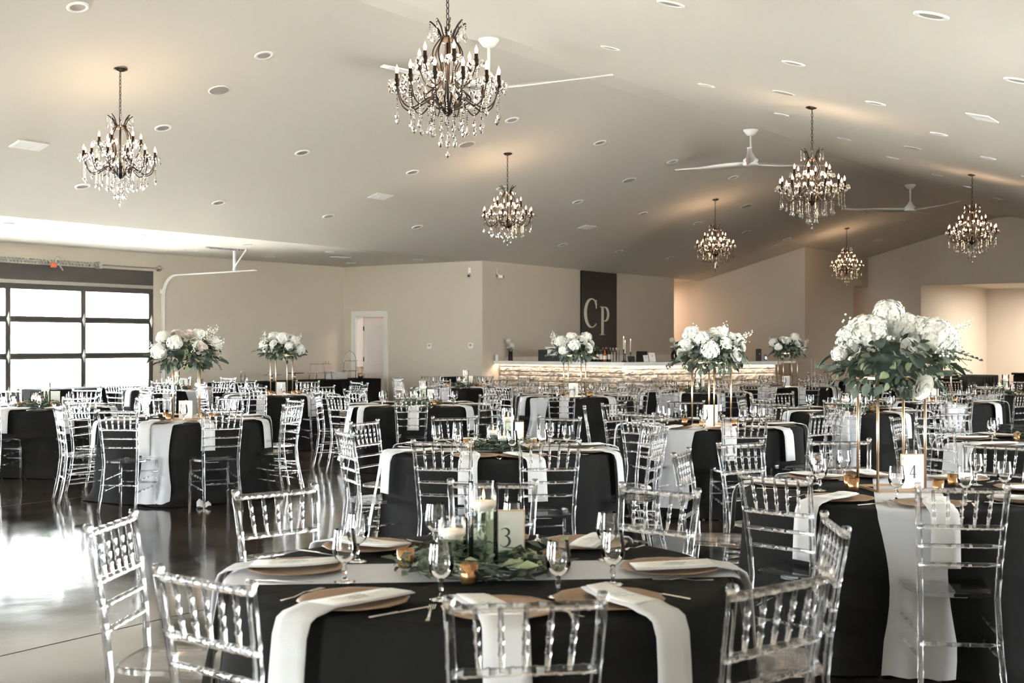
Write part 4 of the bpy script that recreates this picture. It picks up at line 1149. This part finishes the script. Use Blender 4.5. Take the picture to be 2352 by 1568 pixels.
def mk_table():
    t_ = thing('round_table', None, 'table')
    MB().lathe([(0, .725), (.90, .725), (.905, .732), (.905, .752), (.90, .757), (0, .757)], 48).build('tabletop', M['box'], t_)
    l0 = MB().tube([(.42, .30, 0), (.42, .30, .725)], .015, 8).build('leg', M['galv'], t_)
    for a in (pi/2, pi, 3*pi/2): q = obj('leg', l0.data, t_); q.rotation_euler = (0, 0, a)
    return t_
table = Maker(mk_table)

# name, (x, y), kind, chair ring [(angle from the camera side, distance of the chair back)], runner angle, runner mesh, near?
def ring(p, R=1.33): return [(p+45*k, R) for k in range(8)]
TABLES = [
 ('the foreground table', (3.33, 2.48), 'G', [(5.5, 1.25), (37.6, 1.29), (91, 1.20), (144, 1.2), (180, 1.2), (-135, 1.27), (-91, 1.28), (-36, 1.2)], 95, 0, 1),
 ('table number 4', (6.48, 2.01), 'S', [(-8.5, 1.27), (40, 1.2), (90, 1.2), (136, 1.2), (-178, 1.2), (-146, 1.23), (-106, 1.2), (-48, 1.2)], -16, 0, 1),
 ('the central table behind the foreground one', (7.22, 5.21), 'G', [(14, 1.38), (66, 1.2), (107, 1.2), (158, 1.2), (-161, 1.2), (-117, 1.2), (-63, 1.2), (-15.5, 1.38)], 98, 0, 1),
 ('the left table with the blush bouquet', (8.19, 9.89), 'S', [(-11, 1.40), (28, 1.4), (74, 1.2), (125, 1.2), (170, 1.2), (-148, 1.2), (-103, 1.25), (-60, 1.25)], -4, 0, 1),
 ('the large-bouquet table right of centre', (10.48, 5.10), 'S', [(2, 1.35), (38, 1.3), (92, 1.2), (140, 1.2), (183, 1.25), (-135, 1.2), (-90, 1.2), (-41, 1.2)], -30, 1, 1),
 ('the table at the right picture edge', (10.22, 2.01), 'G', [(-160, 1.2), (-118, 1.2), (-68, 1.2), (-22, 1.25), (22, 1.25), (68, 1.2), (112, 1.2), (157, 1.2)], -78, 1, 1),
 ('the garland table behind number 4', (13.59, 4.86), 'G', ring(-20, 1.25), -20, 1, 0),
 ('the leftmost table by the garage door', (8.69, 13.17), 'G', ring(-5, 1.3), 100, 1, 0),
 ('the white-bouquet table before the buffet', (12.92, 13.42), 'S', ring(-8, 1.28), -42, 1, 0),
 ('the far left table behind the blush bouquet', (13.28, 16.38), 'G', ring(10, 1.2), 40, 1, 0),
 ('the garland table before the white door', (11.73, 9.74), 'G', ring(0, 1.28), -72, 1, 0),
 ('the garland table by the pale wall corner', (16.88, 13.02), 'G', ring(-15, 1.25), -30, 1, 0),
 ('the bouquet table before the left bar half', (14.97, 9.48), 'S', ring(-12, 1.25), -38, 1, 0),
 ('the garland table before the right bar half', (17.26, 8.68), 'G', ring(18, 1.25), -38, 1, 0),
 ('the bouquet table past the bar end', (20.47, 8.47), 'S', ring(3, 1.25), -36, 1, 0),
 ('the half-hidden bouquet table at right', (16.40, 4.70), 'S', ring(-8, 1.25), -6, 1, 0),
 ('the farthest garland table at right', (19.33, 4.54), 'G', ring(-30, 1.25), -45, 1, 0),
 ('the farthest table before the end wall', (24.49, 8.33), 'G', ring(-20, 1.25), -40, 1, 0),
]
POS = [(0, 'near side'), (45, 'near right side'), (90, 'right side'), (135, 'far right side'), (180, 'far side'), (-135, 'far left side'), (-90, 'left side'), (-45, 'near left side'), (-180, 'far side')]
def posname(k, ph): return POS[k][1]
def vdir(phi):                               # phi measured from the camera side of the table, turning to the right
    a = radians(phi); return Vector((-cos(a)*FX+sin(a)*RX, -cos(a)*FY+sin(a)*RY))
def names_for(ringl):
    """each of the eight seats takes the nearest free compass word"""
    order = sorted(range(8), key=lambda i: ((ringl[i][0]+382.5) % 360)); out = [None]*8
    base_ = min(range(8), key=lambda s_: sum(abs(((ringl[order[(j+s_) % 8]][0]-45*j+180) % 360)-180) for j in range(8)))
    for j in range(8): out[order[(j+base_) % 8]] = POS[j][1]
    return out
rj = random.Random(77)
for ti, (nm, (tx, ty), kind, rg, ra, rmi, near) in enumerate(TABLES):
    c = Vector((tx, ty)); big = ti in (0, 1)
    tb = table((tx, ty, 0), 0, 'round banquet table under the black cloth of ' + nm if ti else 'round banquet table beneath the foreground black cloth', 'round tables')
    tb.scale = (.915, .915, 1)
    o = obj('tablecloth', CM[ti % 3], None, (tx, ty, 0)); o.rotation_euler = (0, 0, ti*1.7); o.scale = (.915, .915, 1); tag(o, 'floor-length black tablecloth on ' + nm, 'tablecloth', 'black tablecloths')
    u = vdir(ra); o = obj('table_runner', RM[rmi], None, (tx, ty, 0)); o.rotation_euler = (0, 0, atan2(u.y, u.x)); o.scale = (.92, .95, 1); tag(o, 'pale satin runner across ' + nm, 'table runner', 'pale table runners')
    nn = names_for(rg)
    for k, (phi, R) in enumerate(rg):
        u = vdir(phi); ps = nn[k]; p = c+u*(R-.245); rz = atan2(-u.y, -u.x)-pi/2
        (chair_near if near else chair_far)((p.x, p.y, .001), rz+radians(rj.uniform(-5, 5)), 'clear chiavari chair at %s of %s' % (ps, nm), 'clear chairs at ' + nm)
        a = atan2(u.y, u.x); v = Vector((-u.y, u.x)); sp = c+u*.640; ang = a+radians(rj.uniform(-5, 5))
        zt = TZ+.0035
        charger((sp.x, sp.y, zt), rj.uniform(0, 6), 'scalloped gold charger at %s of %s' % (ps, nm), 'gold chargers')
        napkins[(k+ti) % 3]((sp.x, sp.y, zt), ang, 'white napkin hanging at %s of %s' % (ps, nm), 'white napkins')
        q = c+u*.445+v*(.19+rj.uniform(-.015, .015)); goblet((q.x, q.y, zt), 0, 'clear water goblet at %s of %s' % (ps, nm), 'water goblets')
        q = c+u*.655-v*.20; fork((q.x, q.y, zt), a+radians(rj.uniform(-8, 8)), 'silver fork at %s of %s' % (ps, nm), 'forks')
        q = c+u*.665+v*.20; knife((q.x, q.y, zt), a+radians(rj.uniform(-12, 12)), 'silver knife at %s of %s' % (ps, nm), 'knives')
    zt = TZ+.003
    F = Vector((FX, FY)); Rr = Vector((RX, RY))
    def at(l, d): p_ = c+Rr*l+F*d; return (p_.x, p_.y, zt)
    vz = lambda base_: rj.uniform(0, 6)
    face = TH-pi/2                            # a card squarely facing the camera side
    if kind == 'G':
        o = obj('greenery_wreath', WM[ti % 2], None, (tx, ty, zt)); o.rotation_euler = (0, 0, face+(0 if ti == 0 else ti)); tag(o, 'eucalyptus wreath round the vases of ' + nm, 'wreath', 'eucalyptus wreaths')
        for key, l, d, h_ in (('tall', .0, .05, 'tall'), ('mid', -.105, .03, 'medium')) if ti == 0 else (('tall', .05, .04, 'tall'), ('mid', -.06, .0, 'medium'), ('low', .02, -.09, 'low')):
            p_ = at(l, d); vases[key](p_, 0, '%s cylinder vase on %s' % (h_, nm), 'cylinder vases')
            floatc((p_[0], p_[1], p_[2]+FILL[key]+.012), 0, 'floating candle in the %s vase on %s' % (h_, nm), 'floating candles')
        card(at(.075, .15) if ti == 0 else at(.10, .16), face+(.10 if ti == 0 else .35), '3' if ti == 0 else None, 'white framed card reading 3 behind the foreground vases' if ti == 0 else 'white framed card behind the vases of ' + nm)
        vp = [(-.27, .05), (-.04, -.225), (.235, .0), (.05, .19)] if ti == 0 else [(-.22, -.10), (.20, -.14), (.26, .05), (-.25, .12)]
    else:
        rot = {1: .12}.get(ti, (.15, .5, -.4, .3, .75, .2, -.2)[ti % 7])
        sp = at(-.08, .02) if ti == 1 else at(0, 0)
        stand(sp, face+rot, 'gold four-rod flower stand on ' + nm, 'gold flower stands')
        tp = (sp[0], sp[1], sp[2]+SH)
        if ti == 1:
            # composition read off the photograph, in the camera-facing frame: x right, y away
            fl = [('hydrangea', -.02, -.03, .33, 1.2), ('hydrangea', .055, -.06, .275, 1.0), ('hydrangea', -.15, -.10, .235, 1.45), ('peony', -.235, -.10, .16, 1.0), ('hydrangea', -.30, -.10, .125, .62), ('hydrangea', .135, -.06, .265, .9),
                  ('hydrangea', .205, -.10, .225, 1.35), ('hydrangea', .265, -.08, .20, .9), ('hydrangea', .175, -.17, .185, .85), ('peony', .05, -.22, .15, 1.1), ('rose', .255, -.13, .12, 1.05), ('peony', .11, -.20, -.05, 1.05),
                  ('hydrangea', .02, .10, .27, 1.3), ('hydrangea', -.15, .16, .2, 1.3), ('hydrangea', .18, .16, .2, 1.3), ('rose', .0, .24, .12, 1.1), ('rose', -.24, .1, .1, 1.1)]
            b_ = bouquet(tp, face, 21, 'largest white bouquet with eucalyptus on the stand of table number 4', .31, False, fl)
        else:
            lab = {3: 'white and blush bouquet left, beside the garage door', 4: 'full white bouquet before the right bar half', 8: 'small round white bouquet against the left wall', 12: 'white bouquet in front of the lettered black panel',
                   14: 'small dark-leaved white bouquet past the bar end', 15: 'small bouquet half hidden behind the largest one'}[ti]
            R_, dn = {3: (.33, 13), 4: (.33, 17), 8: (.30, 14), 12: (.30, 15), 14: (.28, 9), 15: (.26, 10)}[ti]
            b_ = bouquet(tp, face+ti, ti+3, lab, R_, ti == 3, None, 1.0, dn)
        card(at(.04, .02) if ti == 1 else at(-.02 if ti != 4 else 0, .05), face+(.12 if ti == 1 else .2), '4' if ti == 1 else None, 'white framed card reading 4 under the largest bouquet' if ti == 1 else 'white framed card under the bouquet of ' + nm)
        vp = [(.12, -.13), (-.28, .1), (.30, .15), (-.30, -.05)] if ti == 1 else [(-.12, -.22), (.20, -.12), (.24, .1), (-.24, .1)]
    for (l, d), w_ in zip(vp, ('left', 'near', 'right', 'far') if ti == 0 else ('near right', 'far left', 'right', 'left') if ti == 1 else ('near left', 'near right', 'far right', 'far left')):
        votive(at(l, d), 0, 'gold mercury-glass votive, %s on %s' % (w_, nm), 'votive candles')

# ---------------------------------------------------------------- buffet by the left wall
def draped(x0, y0, x1, y1, h, name, label, m_='cloth', seed=1):
    t_ = thing(name, label, 'table', ((x0+x1)/2, (y0+y1)/2, 0)); W, D = (x1-x0)/2, (y1-y0)/2; r = random.Random(seed)
    per = []; n = 28
    for i in range(n): per.append((-W+2*W*i/n, -D))
    for i in range(12): per.append((W, -D+2*D*i/12))
    for i in range(n): per.append((W-2*W*i/n, D))
    for i in range(12): per.append((-W, D-2*D*i/12))
    m2 = len(per); vs = []
    for i, z in enumerate((h, h-.012, h*.6, h*.3, .006)):
        k_ = 0 if i == 0 else .012+.05*(1-z/h)
        for j, (x, y) in enumerate(per):
            f_ = k_*(1+.8*sin(j*1.25+seed)) if i > 1 else k_
            vs.append((x+(f_ if x >= W-1e-6 else -f_ if x <= -W+1e-6 else 0), y+(f_ if y >= D-1e-6 else -f_ if y <= -D+1e-6 else 0), z))
    fs = [tuple(range(m2))]+[(i*m2+j, (i+1)*m2+j, (i+1)*m2+(j+1) % m2, i*m2+(j+1) % m2) for i in range(4) for j in range(m2)]
    MB().add(vs, fs, 0, False).build('drape', M[m_], t_)
    g = MB()
    for sx in (-1, 1):
        for sy in (-1, 1): g.tube([(sx*W*.85, sy*D*.75, 0), (sx*W*.85, sy*D*.75, h-.03)], .014, 6)
    g.build('legs_frame', M['galv'], t_)
    return t_
draped(15.9, 17.75, 20.05, 18.55, .77, 'buffet_table', 'long black-draped buffet table along the left wall')
BZ = .775
def cake_stand(x, y, h, r_, m_, label):
    t_ = thing('cake_stand', label, 'cake stand', (x, y, BZ), 0, 'cake stands on the buffet')
    MB().lathe([(.07, 0), (.06, .01), (.015, .03), (.012, h-.02), (.03, h-.008), (0, h-.004)], 16).build('pedestal', M['silver'], t_)
    MB().lathe([(0, h-.006), (r_, h-.006), (r_, h+.006), (0, h+.006)], 28).build('top_plate', M[m_], t_)
cake_stand(17.2, 18.15, .13, .19, 'silver', 'silver round cake stand at the buffet left')
cake_stand(17.75, 18.05, .15, .19, 'bronze', 'dark-topped round cake stand behind the white bouquet stand')
def tealight(x, y, z, label):
    t_ = thing('glass_tealight', label, 'candle holder', (x, y, z), 0, 'glass tealights on the buffet')
    MB().open_lathe([(0, .002), (.03, .003), (.034, .03), (.028, .05)], 12).build('glass', M['thin'], t_)
    MB().lathe([(0, .004), (.018, .004), (.018, .02), (0, .02)], 10).build('wax', M['wax'], t_)
tealight(17.15, 18.15, BZ+.137, 'glass tealight on the silver cake stand'); tealight(17.7, 18.05, BZ+.157, 'glass tealight on the dark-topped cake stand')
tealight(18.75, 18.1, BZ+.335, 'glass tealight on the wire riser')
t_ = thing('wire_riser', 'two-step silver wire riser on the buffet', 'riser', (18.55, 18.1, BZ))
for z, w_ in ((.14, .26), (.33, .20)):
    g = MB(); g.loop([(-w_, -.12, z), (w_, -.12, z), (w_, .12, z), (-w_, .12, z)], .006, 5)
    for i in range(7): g.tube([(-w_+2*w_*i/6, -.12, z), (-w_+2*w_*i/6, .12, z)], .003, 4)
    g.build('tier', M['silver'], t_)
g = MB()
for sx, w_, z in ((-1, .24, .33), (1, .24, .33)):
    for y in (-.1, .1): g.tube([(sx*w_, y, 0), (sx*w_*.8, y, z)], .006, 5)
g.build('riser_frame', M['silver'], t_)
t_ = thing('white_box', 'open white cardboard box on the buffet', 'box', (19.03, 18.1, BZ), .08)
g = MB(); g.box((-.20, -.14, 0), (.20, .14, .01)); g.box((-.20, -.14, 0), (-.19, .14, .13)); g.box((.19, -.14, 0), (.20, .14, .13)); g.box((-.20, -.14, 0), (.20, -.13, .13)); g.box((-.20, .13, 0), (.20, .14, .13)); g.build('carton', M['box'], t_)
g = MB(); g.add([(-.20, .14, .13), (.20, .14, .13), (.20, .19, .165), (-.20, .19, .165)], [(0, 1, 2, 3)], 0, False); g.build('flap', M['box'], t_)
t_ = thing('tiered_tray', 'arched silver two-tier tray stand on the buffet', 'tray stand', (19.45, 18.1, BZ))
MB().tube([(-.19, 0, .01), (-.19, 0, .40)]+[(-.19*cos(a), 0, .40+.19*sin(a)) for a in [pi*i/12 for i in range(1, 12)]]+[(.19, 0, .40), (.19, 0, .01)], .007, 6).ell((0, 0, .61), .02, 8).build('arch', M['silver'], t_)
for z in (.16, .38): MB().lathe([(0, z), (.16, z), (.185, z+.014), (.18, z+.014), (.158, z+.005), (0, z+.005)], 24).build('tray', M['silver'], t_)
t_ = thing('cutlery_bundle', 'bundle of gold cutlery standing in a holder on the buffet', 'cutlery', (19.73, 18.05, BZ))
MB().lathe([(0, 0), (.06, 0), (.065, .12), (.06, .12), (.055, .01), (0, .01)], 14).build('holder', M['gold'], t_)
r = random.Random(6)
for i in range(16):
    a = r.uniform(0, 6.28); q = r.uniform(.01, .04)
    g = MB(); g.tube([(q*cos(a), q*sin(a), .02), (q*2.2*cos(a), q*2.2*sin(a), .22)], .004, 5); g.ell((q*2.3*cos(a), q*2.3*sin(a), .235), (.012, .012, .025), 6)
    g.build('spoon', M['gold'], t_)
for i, x in enumerate((19.86, 19.98)):
    t_ = thing('small_box', 'small white box at the buffet end, %s' % ('left' if i == 0 else 'right'), 'box', (x, 18.15, BZ)); MB().bbox((-.05, -.05, 0), (.05, .05, .08), .003).build('carton', M['box'], t_); MB().bbox((-.052, -.052, .08), (.052, .052, .095), .003).build('lid', M['box'], t_)
t_ = thing('pillar_candle', 'tall glass cylinder with candle at the buffet left end', 'candle', (16.3, 18.0, BZ))
MB().open_lathe([(0, .002), (.045, .002), (.045, .22)], 16).build('glass', M['candleglass'], t_); MB().lathe([(0, .004), (.03, .004), (.03, .10), (0, .10)], 12).build('wax', M['wax'], t_)
draped(11.9, 17.9, 13.9, 18.7, .77, 'service_table', 'black-draped service table under the garage door glass', seed=4)
draped(20.05, 15.52, 20.45, 16.02, .83, 'draped_cart', 'black-covered cart at the pale wall corner', seed=3)
draped(28.2, 7.1, 29.7, 7.9, .80, 'covered_table', 'charcoal-covered table before the wide end opening', 'greencloth', 2)
t_ = thing('waste_bin', 'black lidded bin right of the charcoal-covered table', 'bin', (30.05, 6.5, 0), -.6)
MB().bbox((-.24, -.24, 0), (.24, .24, .80), .02).build('bin_body', M['black'], t_); MB().bbox((-.27, -.27, .80), (.27, .27, .85), .015).build('lid', M['black'], t_)
t_ = thing('plinth', 'small black pedestal left of the charcoal-covered table', 'pedestal', (27.6, 7.75, 0))
MB().bbox((-.22, -.22, .04), (.22, .22, .72), .01).build('body', M['black'], t_); MB().bbox((-.25, -.25, 0), (.25, .25, .04), .008).bbox((-.25, -.25, .72), (.25, .25, .76), .008).build('cap_slab', M['black'], t_)

t_ = thing('fallen_napkin', 'crumpled white napkin on the floor under the blush bouquet table', 'napkin', (7.66, 9.0, .002), .9)
g = MB(); r = random.Random(2); vs = []
for i in range(9):
    for j in range(6): vs.append(((i-4)*.032, (j-2.5)*.026, .004+max(0, .05*sin(i*.8)*sin(j*1.1+.4)+r.uniform(0, .02))))
g.add(vs, [(i*6+j, i*6+6+j, i*6+7+j, i*6+1+j) for i in range(8) for j in range(5)], 0, True); g.build('cloth', M['napkin'], t_)
# vases of flowers on the bar
def small_flowers(p, kind, label):
    t_ = thing('flower_vase', label, 'vase', (p.x, p.y, CTOP))
    if kind == 'tall':
        MB().lathe([(0, 0), (.05, 0), (.05, .02), (.045, .18), (.055, .20), (.045, .20), (0, .10)], 14).build('vase_body', M['gloss'], t_); z0 = .24
    elif kind == 'ring':
        MB().loop([(.085*cos(2*pi*i/20), 0, .115+.085*sin(2*pi*i/20)) for i in range(20)], .032, 10).build('vase_body', M['black'], t_); z0 = .26
    else:
        MB().lathe([(0, 0), (.05, 0), (.055, .01), (.075, .14), (.07, .14), (0, .10)], 4).build('vase_body', M['black'], t_); z0 = .17
    for i in range(5 if kind != 'planter' else 0):
        a = i*2.2; o = obj('rose' if i % 2 else 'hydrangea', fmesh(('rose' if i % 2 else 'hydrangea', 'petal')), t_, (.05*cos(a), .05*sin(a), z0+.045*i)); o.scale = (.8,)*3
    g = MB(); r = random.Random(9)
    for i in range(40): leaf(g, T3(r.uniform(-.05, .05), r.uniform(-.05, .05), z0-.04+r.uniform(0, .06)) @ aim((r.uniform(-1, 1), r.uniform(-1, 1), r.uniform(-.1, .9)), 0), .06, .03, r.choice((0, 1)), False, 2)
    tag(g.build('foliage', [M['leaf1'], M['leaf2']], t_), kind='stuff')
small_flowers(onbar(.14, -.20), 'tall', 'tall black vase of white flowers at the left bar end')
small_flowers(onbar(4.46, -.20), 'ring', 'black ring vase with white flowers on the bar')
small_flowers(onbar(4.72, -.20), 'planter', 'black tapered planter beside the ring vase')

# lamps of the rooms beyond (unseen fittings)
lamp('lobby_light', 'AREA', (40.2, 6.6, 3.3), 400, (1, .91, .82), size=4.5)
lamp('corridor_light', 'AREA', (33.0, 17.0, 3.2), 110, (1, .74, .58), size=1.0)
lamp('corridor_light', 'AREA', (30.2, 17.3, 3.2), 50, (1, .74, .58), size=.8)
lamp('side_room_light', 'AREA', (22.2, 16.6, 2.85), 60, (1, .80, .68), size=1.2)
